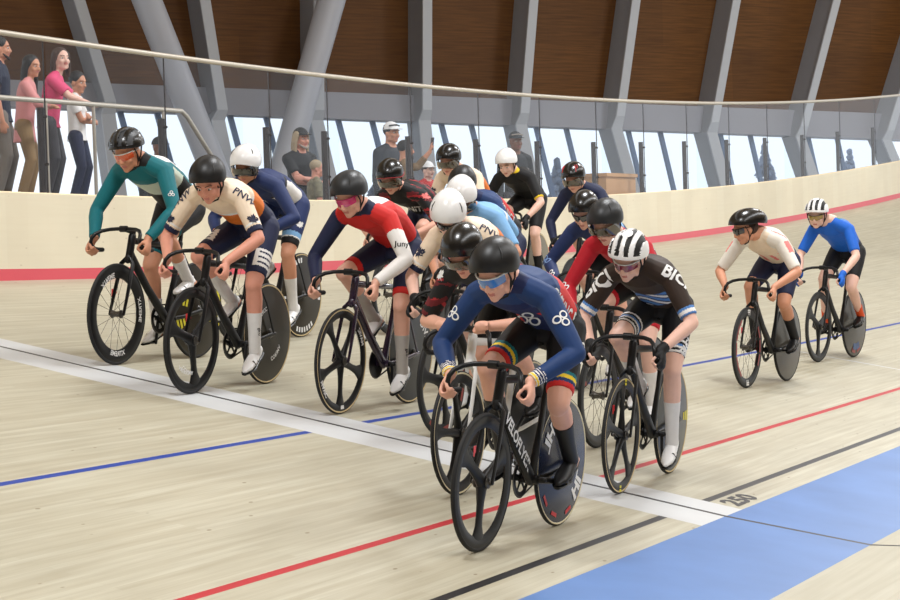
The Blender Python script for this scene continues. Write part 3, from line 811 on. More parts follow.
# ------------------------------------------------------------------ the riders, one entry each
SK1 = skin('fair skin', (226, 172, 150)); SK2 = skin('tanned skin', (206, 146, 116)); SK3 = skin('ruddy skin', (220, 154, 132)); SK4 = skin('pale skin', (234, 190, 172))
TEAL = fab('teal fabric', (8, 108, 118)); SAGE = fab('pale sage fabric', (204, 216, 200)); WHITE = fab('white fabric', (236, 234, 232)); BLACK = fab('black fabric', (20, 20, 23)); NAVY = fab('navy fabric', (26, 34, 66)); NAVY2 = fab('mid navy fabric', (34, 50, 96))
CREAM = fab('cream fabric', (238, 218, 194)); ORANGE = fab('orange fabric', (226, 122, 44)); RED = fab('red fabric', (208, 40, 38)); LBLUE = fab('light blue fabric', (126, 176, 222)); BLUE = fab('royal blue fabric', (25, 56, 106)); DKBLUE = fab('dark blue fabric', (24, 38, 84))
MAROON = fab('maroon fabric', (104, 26, 34)); PLAIDR = fab('bright plaid red fabric', (168, 40, 48)); CRIM = fab('crimson fabric', (190, 26, 44)); BROWN = fab('dark brown fabric', (50, 36, 28)); SKY = fab('bright blue fabric', (24, 98, 200)); SALMON = fab('salmon fabric', (236, 128, 124)); YELL = fab('yellow fabric', (240, 206, 44)); OFFW = fab('off white fabric', (232, 226, 216)); GREEN = fab('green fabric', (20, 120, 90))
SOCKW = fab('white knit sock', (226, 224, 222)); SOCKB = fab('black knit sock', (22, 22, 26)); SOCKG = fab('grey knit sock', (176, 170, 164)); SOCKR = fab('burnt orange sock', (226, 84, 38))
SHW = mat('white shoe', (236, 236, 236), .35); SHB = mat('black shoe', (22, 22, 24), .4); OVER = mat('black overshoe', (16, 16, 19), .5)
HBLK = mat('matte black helmet', (13, 13, 15), .42, spec=.4); HGLS = mat('gloss black helmet', (10, 10, 11), .26, coat=.15); HWHT = mat('white helmet', (232, 232, 232), .3, coat=.3); HGRY = mat('graphite helmet', (30, 32, 35), .42, spec=.4); HSIL = mat('silver rib helmet', (150, 152, 156), .3)
def lens(n, c): return mat(n, c, .08, spec=.8, coat=1)
LOR = lens('orange lens', (206, 84, 40)); LPK = lens('pink lens', (206, 40, 110)); LBL = lens('iridescent blue lens', (40, 110, 190)); LRD = lens('crimson lens', (120, 20, 50)); LDK = lens('dark lens', (18, 20, 30)); LAM = lens('amber lens', (150, 120, 40)); VIS = lens('smoked visor', (30, 28, 26)); VIS2 = lens('amber smoked visor', (64, 54, 40))
HAIRB = mat('brown hair', (62, 40, 28), .7, noise=.3, nscale=120); HAIRD = mat('dark hair', (24, 20, 19), .6, noise=.3, nscale=120); HAIRG = mat('fair hair', (150, 112, 74), .7, noise=.3, nscale=120)
FV = V((.88, .40, .15)); RV = V((-.43, .90, 0)); INKN = mat('navy lettering', (26, 30, 60), .6); INKB = mat('black lettering', (18, 18, 20), .6); INKW = mat('white print', (235, 235, 235), .6); INKR = mat('red print', (200, 40, 50), .6); INKP = mat('salmon print', (232, 120, 116), .6)
AL = dict(right=V((-.55, .55, -.62)), nrm=V((.62, .60, .48)))
ARr = dict(right=V((.35, .75, .55)), nrm=V((.8, -.3, .5)))
LEAFS = leaf2d(); RINGS = rings2d()
def T(s, b=.02): return text2d(s, b)
def cuffs(r, t, fore=True): return r[:4] == 'fore' and t > .9
def pnw_top(r, t, T, lat, b, p):
    if r[:5] == 'upper': return 'navy' if t > .74 else ('white' if .66 < t < .70 else 'cream')
    if r == 'torso' and T < .60: return 'navy' if T < .34 else 'orange'
    if r == 'torso' and T < .66 and b < .2: return 'white'
    return 'cream'
PNWTOP = dict(cream=CREAM, orange=ORANGE, navy=NAVY, white=WHITE)
def plain(a, hemk=None, h0=.70):
    def f(r, t, T, lat, b, p):
        return hemk if (hemk and r[:5] == 'thigh' and t > h0) else a
    return f
def pnw_bot(r, t, T, lat, b, p):
    if r[:5] == 'thigh' and t > .46:
        out = (p.y-(.10 if r[5] == 'L' else -.10))*(1 if r[5] == 'L' else -1)
        if out > .02 and t < .74: return 'navy' if (int(t*36) % 3 == 0 and out > .05) else 'white'
    return 'navy'
def can_top(r, t, T, lat, b, p):
    if r in ('upperR', 'foreR'): return 'white' if r == 'foreR' and t > .96 else 'navy'
    if r == 'foreL' or (r == 'upperL' and t > .38-.9*max(-.12, min(.12, p.x-.70))): return 'white'
    if r == 'torso' and T > 1.0: return 'navy'
    if b > .55 and T > .62 and abs(lat) < .11: return 'white'
    if r == 'shoulderR' and t > .7: return 'navy'
    if r == 'torso' and b > .8 and T < .45: return 'white'
    return 'red'
def plaid(p, k=34):
    a = math.sin(p.x*k*1.9+p.z*k*1.9); b2 = math.sin(p.z*k*1.6-p.x*k*.9)
    return 'maroon' if a > .25 and b2 > -.3 else ('red' if b2 > .86 else 'black')
def wp_top(r, t, T, lat, b, p):
    if r[:5] == 'upper': return 'red' if t > .66 else plaid(p)
    if r[:4] == 'shou' or (r == 'torso' and b > -.1 and T < .8): return plaid(p)
    return 'black'
def wp_top_long(r, t, T, lat, b, p):
    if r[:5] == 'upper': return plaid(p) if t < .8 else 'maroon'
    if r == 'torso' and b > .1: return plaid(p)
    return 'black'
WPTOP = dict(black=BLACK, maroon=MAROON, red=PLAIDR)
def bc_top(r, t, T, lat, b, p):
    if r[:4] == 'fore' and t > .76: return 'white' if int(t*60) % 3 == 0 else ('yellow' if t > .90 else 'dark')
    if r[:4] == 'fore' or (r[:5] == 'upper' and t > .12): return 'blue'
    if r == 'torso' and T < .62 and (abs(lat) > .07 or b > .1): return 'red'
    if r == 'torso' and b < .1 and T < .9: return 'dark'
    if r == 'torso' and T > 1.0: return 'dark'
    return 'blue'
BCTOP = dict(blue=BLUE, dark=DKBLUE, red=RED, white=WHITE, yellow=YELL)
def bc_bot(r, t, T, lat, b, p):
    if r[:5] == 'thigh' and t > .60:
        d = (t-.60)+.6*(p.x-.45 if False else 0)
        return ['black', 'teal', 'yellow', 'blue', 'red'][min(4, int((t-.60)/.045))]
    return 'black'
def teal_top(r, t, T, lat, b, p):
    if r[:4] == 'fore' or r[:5] == 'upper' or r[:4] == 'shou': return 'teal'
    if T > 1.0: return 'black'
    if b > .62 and T < .9: return 'white'
    if b < .35 and .50 < T < .76: return 'sage'
    if b < .3 and T <= .50: return 'black'
    return 'teal'
def navy_top(r, t, T, lat, b, p):
    if r == 'torso' and T < .62 and b < .5 and abs(lat) > .06: return 'white' if T > .16 else 'navy'
    if r == 'torso' and .62 < T < .68 and abs(lat) > .06 and b < .7: return 'black'
    return 'navy'
def navy_bot(r, t, T, lat, b, p):
    if r[:5] == 'thigh' and t > .60: return 'light' if t < .69 else ('white' if t < .715 else 'black')
    return 'navy'
def seven_top(r, t, T, lat, b, p):
    if r[:5] == 'upper' and t > .78: return 'yellow'
    if r == 'torso' and T > 1.03: return 'yellow' if lat > .0 else 'black'
    if r == 'torso' and b > .75: return 'white' if .3 < T < .75 else 'black'
    return 'black'
def bici_top(r, t, T, lat, b, p):
    if r[:5] == 'upper' and t > .70: return 'white' if .75 < t < .82 else ('blue' if t > .70 else 'brown')
    if r == 'torso' and b < .25 and .30 < T < .60:
        w = math.sin(p.z*150+math.sin(p.y*22)*2.2)
        return 'blue' if w > .35 else ('white' if w < -.55 else 'deep')
    return 'brown'
def bici_bot(r, t, T, lat, b, p):
    if r[:5] == 'thigh' and t > .58:
        q = int((t-.58)/.032); return ['white', 'black', 'blue', 'white', 'black', 'white', 'black'][min(6, q)]
    return 'black'
def salmon_top(r, t, T, lat, b, p):
    if r[:5] == 'upper': return 'salmon' if (t < .45 and b > .1) else 'white'
    if r[:4] == 'shou': return 'salmon' if b > .55 else 'white'
    if r == 'torso' and b < .2 and .35 < T < .58: return 'salmon' if math.sin(p.y*70+p.z*40) > .5 else 'cream'
    if r == 'torso' and T < .16: return 'navy'
    if r == 'torso' and b < .3: return 'cream'
    return 'white'
def sky_top(r, t, T, lat, b, p):
    if r == 'torso' and b > .5 and T > .8: return 'green'
    if r == 'torso' and T < .26: return 'navy'
    return 'blue'
def crim_top(r, t, T, lat, b, p):
    if r == 'torso' and b > .3 and T < .75: return 'blue' if T < .5 else 'white' if T < .56 else 'red'
    if r[:4] == 'fore' and t > .88: return 'blue'
    return 'red'
def rings_navy(r, t, T, lat, b, p):
    if r == 'torso' and b > .2 and T < .7: return 'light' if T > .58 else 'navy'
    return 'navy'
def R_(**k): return k
DASH = bars2d(6, .55, 1.0)
SPK = ('spoke', .08); SPK5 = ('spoke', .06); TRI = ('blade', (3, .05, .5)); QUAD = ('blade', (5, .045, .35)); FIVE = ('blade', (5, .045, .95)); FOUR = ('blade', (4, .06, .4)); DSC = 'disc'
RID = [
 R_(pos=(-2.24, .50, .0), lean=4.5, nk=.08, hz=1.33, sx=.675, look=(0, 18), tilt=4, crank=172, k=1.03, skin=SK1, sleeve=1.97, hem=.84, voxel=.007, hump=.07, hands='drops', knee=.2,
    label='person in blue and red skinsuit leading the race, black overshoes, iridescent blue glasses', helmet=dict(kind='aero', mat=HBLK, slits=((58, .62, .30),)), lens=LBL, lens_frame=mat('white glasses frame', (236, 236, 232), .4),
    top=BCTOP, top_rule=bc_top, bot=dict(black=BLACK, teal=TEAL, yellow=YELL, blue=BLUE, red=RED), bot_rule=bc_bot, sock=OVER, sock_top=.36, shoe=OVER, cover=True, sole=BLK,
    decals=[('top', RINGS, ('armL', .42, (0, 0, 0)), (-.45, .8, -.25), (.72, .55, .35), .068, INKW), ('top', RINGS, ('armR', .45, (0, 0, 0)), (-.3, .8, -.35), (.8, -.35, .3), .062, INKW), ('top', RINGS, ('t', .74, (0, .02, -.1)), RV, (.95, .35, -.1), .10, INKW),
            ('top', bars2d(1, .16), ('armL', .66, (0, 0, 0)), (-.45, .85, .1), (.75, .6, .2), .06, INKW), ('top', T('CYCLING BC', .03), ('t', .46, (0, .14, .0)), (-.95, .1, -.28), (.12, .8, .55), .075, INKW), ('bot', RINGS, ('legL', .30, (0, .02, 0)), (-.5, .3, .8), (.2, .95, .15), .10, INKW)],
    bike=R_(label='black track bicycle under the race leader with navy rear disc and pink tag', front=(TRI[0:2] if False else ('blade', (3, .055, .62)), 'black', []), rear=(DSC, 'navy', [(T('HL', .05), .235, (215, 35), .12, DWHT, False), (bars2d(1, .3), .27, (250, 290, 320), .07, DRED, False)]), gum='cream', gum_f='black', down=(T('VELOFLYER', .03), .082, DWHT), tag=DPNK)),
 R_(pos=(-.06, .62, .05), lean=3.5, nk=.07, hz=1.335, sx=.66, look=(-4, 20), tilt=-6, crank=82, skin=SK4, sleeve=.86, hem=.78, voxel=.007, glove=BLACK, knee=.16,
    label='person in dark brown jersey lettered white on the sleeves, white and black striped helmet', helmet=dict(kind='vent', mat=HWHT), lens=LRD, lens_frame=MATS['white glasses frame'],
    top=dict(brown=BROWN, blue=fab('steel blue fabric', (84, 132, 196)), white=WHITE, deep=DKBLUE), top_rule=bici_top, bot=dict(black=BLACK, white=WHITE, blue=MATS['steel blue fabric']), bot_rule=bici_bot, sock=SOCKW, sock_top=.44, shoe=SHW,
    decals=[('top', T('BICI', .03), ('armL', .12, (0, 0, 0)), (-.35, .72, -.60), (.56, .52, .66), .098, INKW), ('top', T('BICI', .03), ('armR', .30, (0, 0, 0)), (.35, .62, .7), (.82, -.35, .4), .115, INKW), ('bot', T('BICI', .03), ('legL', .62, (0, .03, 0)), (-.75, .1, .65), (.3, .95, 0), .07, INKW), ('top', bars2d(1, .9), ('t', .80, (0, .05, -.1)), (-.5, .8, .35), (.95, .3, 0), .03, INKW), ('top', bars2d(1, .5), ('t', .66, (0, .06, -.1)), RV, (.95, .3, 0), .05, INKR)],
    bike=R_(label='black track bicycle with five-spoke front wheel, tan tyres and yellow stickers', front=(QUAD, 'black', [(bars2d(2, .5, .7), .285, (95, 275), .03, DYEL, False)]), rear=(DSC, 'black', [(bars2d(3, .5, .8), .20, (60, 300, 180), .045, DYEL, False)]), gum='tan', tag=DRED)),
 R_(pos=(-.10, 3.50, .03), lean=3, hy=.03, nk=.06, hz=1.32, sx=.66, look=(10, 22), tilt=3, crank=76, skin=SK3, sleeve=.86, hem=.84, voxel=.007, knee=.22, hair=HAIRB,
    label='person in cream and orange jersey with black helmet, riding over the white finish line', helmet=dict(kind='aero', mat=HBLK, slits=((52, .66, .40),)), eyes=True,
    top=PNWTOP, top_rule=pnw_top, bot=dict(navy=NAVY, white=WHITE), bot_rule=pnw_bot, sock=SOCKW, sock_top=.42, shoe=SHW, sock_text='giro',
    decals=[('top', T('PNW', .02), ('armL', .10, (.0, 0, .0)), (-.35, .72, -.58), (.60, .48, .64), .066, INKN), ('top', T('PNW', .02), ('armR', .16, (0, 0, 0)), (.30, .62, .7), (.78, -.2, .55), .07, INKN), ('top', LEAFS, ('armL', .56, (0, 0, 0)), (-.5, .85, -.1), (.72, .66, .15), .075, INKN), ('top', LEAFS, ('armR', .60, (0, 0, 0)), (-.3, .9, 0), (.9, -.3, .15), .07, INKN), ('top', bars2d(1, .22), ('t', .635, (0, .03, -.1)), RV, (.95, .35, -.1), .15, INKN)],
    bike=R_(label='black track bicycle with three-spoke front wheel crossing the white finish line', front=(('blade', (3, .05, .35)), 'black', [(T('CORIMA', .02), .20, (-70,), .036, DWHT, False)]), rear=(DSC, 'bronze', [(T('CORIMA', .02), .17, (55, 235), .04, DWHT, False)]), gum='tan', gum_f='black', tag=DRED)),
 R_(pos=(.31, 4.34, 0), lean=2, nk=.09, hz=1.40, sx=.65, look=(4, 14), tilt=4, crank=268, skin=SK2, sleeve=1.95, hem=.80, voxel=.007, elbow=1.0, hx=.125,
    label='person in teal long-sleeved skinsuit, black vented helmet and orange glasses', helmet=dict(kind='vent', mat=HGLS, mat2=mat('grey helmet lining', (54, 56, 60), .5)), lens=LOR, lens_frame=MATS['white glasses frame'],
    top=dict(teal=TEAL, black=BLACK, white=WHITE, sage=SAGE), top_rule=teal_top, bot=dict(black=BLACK, teal=TEAL), bot_rule=plain('black', 'teal', .76), sock=SOCKW, sock_top=.55, shoe=SHW, sole=BLK,
    decals=[('top', bars2d(1, .2), ('armL', .72, (0, 0, 0)), (-.4, .9, 0), (.75, .6, .1), .06, INKW), ('top', RINGS, ('armL', .60, (0, 0, 0)), (-.4, .9, 0), (.75, .6, .1), .035, INKW), ('top', bars2d(2, .3, .6), ('t', .70, (0, .02, -.1)), RV, (.95, .35, -.1), .09, fab('dark sage fabric', (110, 130, 118)))],
    bike=R_(label='black track bicycle with deep wire-spoked front wheel lettered in white, far side of pack', front=(SPK, 'black', [(T('XTREME', .03), .262, (-88, 62, 175), .045, DWHT, True)]), rear=(DSC, 'bronze', [(bars2d(4, .5, .8), .15, (160, 200, 340, 20), .05, DYEL, False)]), tag=DRED)),
 R_(pos=(.39, 2.70, 0), lean=3, nk=.10, hz=1.365, sx=.66, look=(-2, 16), tilt=4, crank=86, skin=SK1, sleeve=1.95, hem=.84, voxel=.007, knee=.25, hump=.075,
    label='person in red skinsuit with one white sleeve and one navy sleeve, pink glasses', helmet=dict(kind='aero', mat=HGRY, slits=((48, .62, .34),)), lens=LPK, lens_frame=mat('pink glasses frame', (210, 50, 120), .4),
    top=dict(red=RED, white=WHITE, navy=NAVY), top_rule=can_top, bot=dict(navy=NAVY, red=RED), bot_rule=plain('navy', 'red', .74), sock=SOCKG, sock_top=.44, shoe=SHW, sock_text='giro',
    decals=[('top', T('Juny', .015), ('armL', .64, (0, 0, 0)), (-.4, .9, .0), (.75, .6, .1), .05, INKB), ('top', bars2d(1, .9), ('t', .42, (0, .14, 0)), (-.9, .1, .2), (.2, .95, .2), .05, INKW), ('top', bars2d(1, .4), ('t', .66, (0, -.02, -.1)), RV, (.95, .35, -.1), .09, INKR), ('top', bars2d(1, .18), ('armR', .7, (0, 0, 0)), (-.3, .9, .2), (.9, -.2, .1), .05, INKW)],
    bike=R_(label='dark purple track bicycle with five-spoke front wheel lettered in white', frame=mat('dark purple paint', (44, 30, 52), .25, .3, coat=.5), front=(FIVE, 'black', [(T('MAVIC', .03), .285, (-35, 150), .042, DWHT, False), (bars2d(1, .6), .28, (-92,), .04, DWHT, False)]), rear=(DSC, 'black', [(T('MAVIC', .03), .24, (150,), .08, DWHT, False)]), gum='tan', disc_ring=True)),
 R_(pos=(2.40, 4.68, .0), lean=2, hz=1.32, hy=0, sx=.66, look=(8, 14), crank=92, skin=SK2, sleeve=1.95, hem=.84, voxel=.009, knee=.1,
    label='person in navy skinsuit with white flank and white visored helmet, behind the cream jersey', helmet=dict(kind='tt', mat=HWHT, visor=VIS, slits=((70, .5, .3),)),
    top=dict(navy=NAVY2, white=WHITE, black=BLACK), top_rule=navy_top, bot=dict(navy=NAVY2, light=LBLUE, white=WHITE, black=BLACK), bot_rule=navy_bot, sock=SOCKW, sock_top=.45, shoe=SHW,
    decals=[('bot', LEAFS, ('legL', .42, (0, .02, 0)), (-.3, .5, .2), (.5, .85, .1), .07, INKW)],
    bike=R_(label='black track bicycle with white dashes round its rear disc, ridden by the navy skinsuit', front=(SPK, 'black', []), rear=(DSC, 'bronze', [(hdash2d(7), .275, (60, 160, 260, 330), .04, DWHT, False)]), gum='tan', gum_f='black')),
 R_(pos=(4.6, 4.5, 0), lean=0.5, hz=1.31, sx=.68, look=(6, 22), tilt=2, crank=300, skin=SK1, sleeve=.84, hem=.84, voxel=.009,
    label='person in black and maroon plaid jersey with amber-visored black helmet, behind red skinsuit', helmet=dict(kind='aero', mat=HGLS, visor=VIS2, rimband=mat('red rim band', (150, 40, 44), .4)),
    top=WPTOP, top_rule=wp_top, bot=dict(navy=NAVY, black=BLACK), bot_rule=plain('navy', 'black', .76), sock=SOCKB, sock_top=.5, shoe=SHB,
    decals=[('top', T('UNITE', .03), ('t', .72, (0, .02, -.1)), RV, (.95, .35, -.1), .075, INKW), ('top', LEAFS, ('armL', .18, (0, 0, 0)), (-.5, .8, -.2), (.6, .6, .5), .085, INKP)],
    bike=R_(label='black track bicycle mostly hidden behind the red skinsuit rider', front=(SPK5, 'black', []), rear=(DSC, 'black', []))),
 R_(pos=(6.25, 4.76, 0), lean=0.5, hz=1.46, sx=.64, look=(4, 10), crank=120, skin=SK1, sleeve=.84, hem=.84, voxel=.009, glove=BLACK, hands='hooks',
    label='person in cream jersey with navy sleeve bands and visored black helmet, near the barrier', helmet=dict(kind='aero', mat=HGLS, visor=VIS2),
    top=PNWTOP, top_rule=pnw_top, bot=dict(navy=NAVY, white=WHITE), bot_rule=pnw_bot, sock=SOCKB, sock_top=.5, shoe=SHB,
    decals=[('top', LEAFS, ('armR', .45, (0, 0, 0)), (-.3, .9, 0), (.9, -.3, .15), .08, INKN)],
    bike=R_(label='black track bicycle ridden by the cream jersey near the barrier', front=(SPK5, 'black', []), rear=(DSC, 'black', []))),
 R_(pos=(9.1, 5.45, .05), lean=1, hz=1.40, sx=.65, look=(2, 16), tilt=3, crank=100, skin=SK4, sleeve=.84, hem=.84, voxel=.009, glove=BLACK,
    label='person in black jersey with yellow trim and plain white helmet near the barrier', helmet=dict(kind='aero', mat=HWHT, slits=()), eyes=True,
    top=dict(black=BLACK, yellow=YELL, white=WHITE), top_rule=seven_top, bot=dict(black=BLACK), bot_rule=plain('black'), sock=SOCKB, sock_top=.55, shoe=SHB,
    decals=[('top', bars2d(1, .28), ('t', .72, (0, -.02, -.1)), RV, (.95, .3, 0), .16, fab('cream badge', (220, 206, 160)))],
    bike=R_(label='black track bicycle with olive rear disc ridden by the black jersey', front=(SPK5, 'black', []), rear=(DSC, 'olive', []), gum='tan')),
 R_(pos=(7.6, 4.06, 0), lean=0.5, hz=1.42, sx=.66, look=(2, 14), tilt=4, crank=88, skin=SK1, sleeve=1.95, hem=.80, voxel=.009, elbow=1.1, glove=BLACK,
    label='person in dark navy skinsuit and visored black helmet with red flashes, last along the barrier', helmet=dict(kind='aero', mat=HGLS, visor=VIS2, slit_mat=DRED, slits=((46, .68, .30), (64, .5, .3))),
    top=dict(navy=NAVY, white=WHITE), top_rule=plain('navy'), bot=dict(navy=NAVY), bot_rule=plain('navy'), sock=SOCKB, sock_top=.5, shoe=SHB,
    bike=R_(label='black track bicycle ridden by the dark navy skinsuit near the wall', front=(SPK, 'black', []), rear=(DSC, 'black', []))),
 R_(pos=(4.05, 3.55, 0), lean=0, hz=1.37, sx=.67, look=(10, 30), crank=200, skin=SK1, sleeve=1.95, hem=.84, voxel=.009,
    label='person in blue and red skinsuit with plain black helmet, behind the two white helmets', helmet=dict(kind='aero', mat=HBLK, slits=()), hair=HAIRB,
    top=BCTOP, top_rule=bc_top, bot=dict(black=BLACK, teal=TEAL, yellow=YELL, blue=BLUE, red=RED), bot_rule=bc_bot, sock=SOCKB, sock_top=.5, shoe=SHB,
    decals=[('top', T('CYCLING BC', .03), ('t', .46, (0, .14, .0)), (-.95, .1, -.28), (.12, .8, .55), .075, INKW)],
    bike=R_(label='black track bicycle hidden in the pack behind the white helmets', front=(SPK5, 'black', []), rear=(DSC, 'black', []))),
 R_(pos=(2.42, 2.79, 0), lean=0, hz=1.365, sx=.67, look=(14, 34), crank=240, skin=SK2, sleeve=.84, hem=.84, voxel=.009,
    label='person in light blue jersey with white helmet in the middle of the pack', helmet=dict(kind='aero', mat=HWHT, visor=VIS, slits=()),
    top=dict(light=LBLUE, white=WHITE, blue=BLUE), top_rule=lambda r, t, T, lat, b, p: 'white' if (r == 'torso' and .55 < T < .62) else 'light', bot=dict(navy=NAVY), bot_rule=plain('navy'), sock=SOCKW, sock_top=.5, shoe=SHW,
    bike=R_(label='black track bicycle under the light blue jersey in the middle of the pack', front=(SPK5, 'black', []), rear=(DSC, 'black', []))),
 R_(pos=(.46, 2.02, 0), lean=2.5, nk=.09, hz=1.35, sx=.66, look=(16, 36), tilt=-4, crank=255, skin=SK4, sleeve=.86, hem=.84, voxel=.008, glove=BLACK, hair=HAIRG, hands='drops',
    label='person in cream jersey with white helmet, head down between red skinsuit and leader', helmet=dict(kind='aero', mat=HWHT, slits=((66, .66, .40),)),
    top=PNWTOP, top_rule=pnw_top, bot=dict(navy=NAVY, white=WHITE), bot_rule=pnw_bot, sock=SOCKW, sock_top=.45, shoe=SHW, lens=LDK,
    decals=[('top', T('PNW', .02), ('armL', .06, (0, 0, 0)), (-.30, .78, -.50), (.50, .44, .74), .068, INKN), ('top', LEAFS, ('armR', .45, (0, 0, 0)), (-.3, .9, 0), (.9, -.3, .15), .09, INKN)],
    bike=R_(label='black track bicycle with red-marked front wheel, left of the white bicycle', front=(('blade', (3, .05, .2)), 'black', [(bars2d(1, .35), .285, (-60, -100, 170, 200), .08, mat('dark red decal', (140, 40, 36), .4), False)]), rear=(DSC, 'black', []))),
 R_(pos=(-1.13, 1.14, 0), lean=2, nk=.085, hz=1.29, sx=.68, look=(2, 26), tilt=2, crank=215, skin=SK1, sleeve=.90, hem=.84, voxel=.007, hands='tops', k=.98,
    label='person in maroon and black plaid jersey with black helmet, hands on the bar tops', helmet=dict(kind='aero', mat=HGLS, visor=VIS2, slits=()),
    top=WPTOP, top_rule=wp_top_long, bot=dict(black=BLACK), bot_rule=plain('black'), sock=SOCKB, sock_top=.5, shoe=SHB,
    decals=[('top', LEAFS, ('armR', .12, (0, 0, 0)), (-.3, .9, 0), (.8, -.3, .5), .07, INKW)],
    bike=R_(label='white-framed track bicycle close beside the leader with cream tyres', frame=mat('white frame paint', (232, 232, 230), .3, coat=.5), front=(('blade', (5, .05, .1)), 'black', [(T('BR', .04), .283, (-78,), .055, DWHT, True)]), rear=(DSC, 'black', []), gum='cream', down=(([(y*.5-1.6, x*.3) for x, y in bars2d(7, .55, 1)[0]], [f[::-1] for f in bars2d(7, .55, 1)[1]]), .06, INKB))),
 R_(pos=(1.24, 1.28, 0), lean=3, hz=1.42, sx=.65, look=(0, 18), tilt=4, crank=100, skin=SK4, sleeve=1.95, hem=.80, voxel=.008, elbow=.9,
    label='person in crimson long-sleeved skinsuit with visored black helmet', helmet=dict(kind='aero', mat=HGRY, visor=VIS2, slits=((58, .6, .3),)),
    top=dict(red=CRIM, blue=BLUE, white=WHITE), top_rule=crim_top, bot=dict(black=BLACK, red=CRIM), bot_rule=plain('black', 'red', .72), sock=SOCKW, sock_top=.5, shoe=SHW,
    decals=[('top', RINGS, ('armR', 1.05, (0, 0, 0)), (-.3, .9, .3), (.9, -.3, .1), .065, INKW)],
    bike=R_(label='black track bicycle with deep-rimmed wire-spoked front wheel beside the striped helmet rider', front=(SPK5, 'black', []), rear=(DSC, 'black', [(bars2d(1, .3), .24, (100, 200, 300), .06, DYEL, False)]), ring=CHN)),
 R_(pos=(3.59, 2.36, 0), lean=2, hz=1.34, sx=.66, look=(2, 20), crank=70, skin=SK1, sleeve=1.95, hem=.84, voxel=.009, glove=DKBLUE, elbow=.9,
    label='person in navy skinsuit with ringed sleeve mark and navy gloves, behind the crimson rider', helmet=dict(kind='aero', mat=HGLS, slits=()), lens=LDK,
    top=dict(navy=NAVY2, light=LBLUE), top_rule=rings_navy, bot=dict(black=BLACK), bot_rule=plain('black'), sock=SOCKB, sock_top=.5, shoe=SHB,
    decals=[('top', RINGS, ('armR', .95, (0, 0, 0)), (-.3, .9, .3), (.9, -.3, .1), .07, fab('pale blue print', (120, 150, 200))), ('top', RINGS, ('armR', 1.7, (0, 0, 0)), (-.3, .9, .3), (.9, -.3, .1), .06, INKW)],
    bike=R_(label='black track bicycle with red-edged three-spoke front wheel behind the deep-rimmed one', front=(('blade', (3, .05, .75)), 'black', [(bars2d(1, .35), .288, (-60, -100), .09, MATS['dark red decal'], False)]), rear=(DSC, 'black', []))),
 R_(pos=(5.58, 1.68, -.05), lean=2, hy=-.075, nk=.075, hz=1.31, sx=.65, look=(-42, 8), tilt=0, crank=176, skin=SK2, sleeve=.88, hem=.84, voxel=.009, hair=HAIRB, hump=.04,
    label='person in white and salmon jersey looking over one shoulder, long black helmet', helmet=dict(kind='long', mat=HGLS, slits=((60, .5, .3),)), lens=LDK,
    top=dict(white=OFFW, salmon=SALMON, cream=CREAM, navy=NAVY), top_rule=salmon_top, bot=dict(navy=NAVY), bot_rule=plain('navy'), sock=SOCKB, sock_top=.42, shoe=SHB,
    decals=[('top', bars2d(1, .5), ('t', .76, (0, .07, -.1)), RV, (.95, .35, 0), .05, INKP), ('top', bars2d(1, .6), ('t', .76, (0, -.07, -.1)), RV, (.95, .35, 0), .03, INKP)],
    bike=R_(label='black track bicycle with red-trimmed spoked front wheel and grey rear disc', front=(SPK5, 'black', [(T('FF', .05), .287, (92, -88), .06, DWHT, False), (bars2d(1, .25), .263, (0, 25, -25, 45, -45, 155, 180, 205), .10, MATS['dark red decal'], False)]), rear=(DSC, 'grey', []), tag=DPNK)),
 R_(pos=(8.43, 1.89, -.08), lean=2, hy=-.09, nk=.10, hz=1.39, sx=.63, look=(6, 8), tilt=0, crank=190, skin=SK4, sleeve=.82, hem=.74, voxel=.009, glove=SKY, hump=.04, k=.97,
    label='person in bright blue jersey with white helmet and orange socks, last of all', helmet=dict(kind='vent', mat=HWHT), lens=LAM,
    top=dict(blue=SKY, green=GREEN, navy=NAVY), top_rule=sky_top, bot=dict(black=BLACK), bot_rule=plain('black'), sock=SOCKR, sock_top=.72, shoe=SHB,
    decals=[('top', bars2d(1, .16), ('t', .62, (0, .02, -.1)), (-.4, .9, .1), (.95, .35, 0), .18, INKW), ('top', bars2d(1, .8), ('t', .84, (0, .09, -.1)), RV, (.95, .35, 0), .022, INKW)],
    bike=R_(label='black track bicycle with red and blue marked grey disc under the bright blue jersey', front=(('blade', (3, .05, .55)), 'black', []), rear=(DSC, 'grey', [(bars2d(1, .5), .25, (250, 280), .09, MATS['dark red decal'], False), (bars2d(1, .8), .2, (255, 275), .08, mat('blue decal', (50, 80, 130), .4), False)]))),
]
for c in RID:
    s, w, dw = c['pos']; mw = place(s, w, dw, c.get('lean', 3))
    b = dict(c['bike']); b['crank'] = c['crank']
    make_bike(b, mw); make_rider(c, mw)
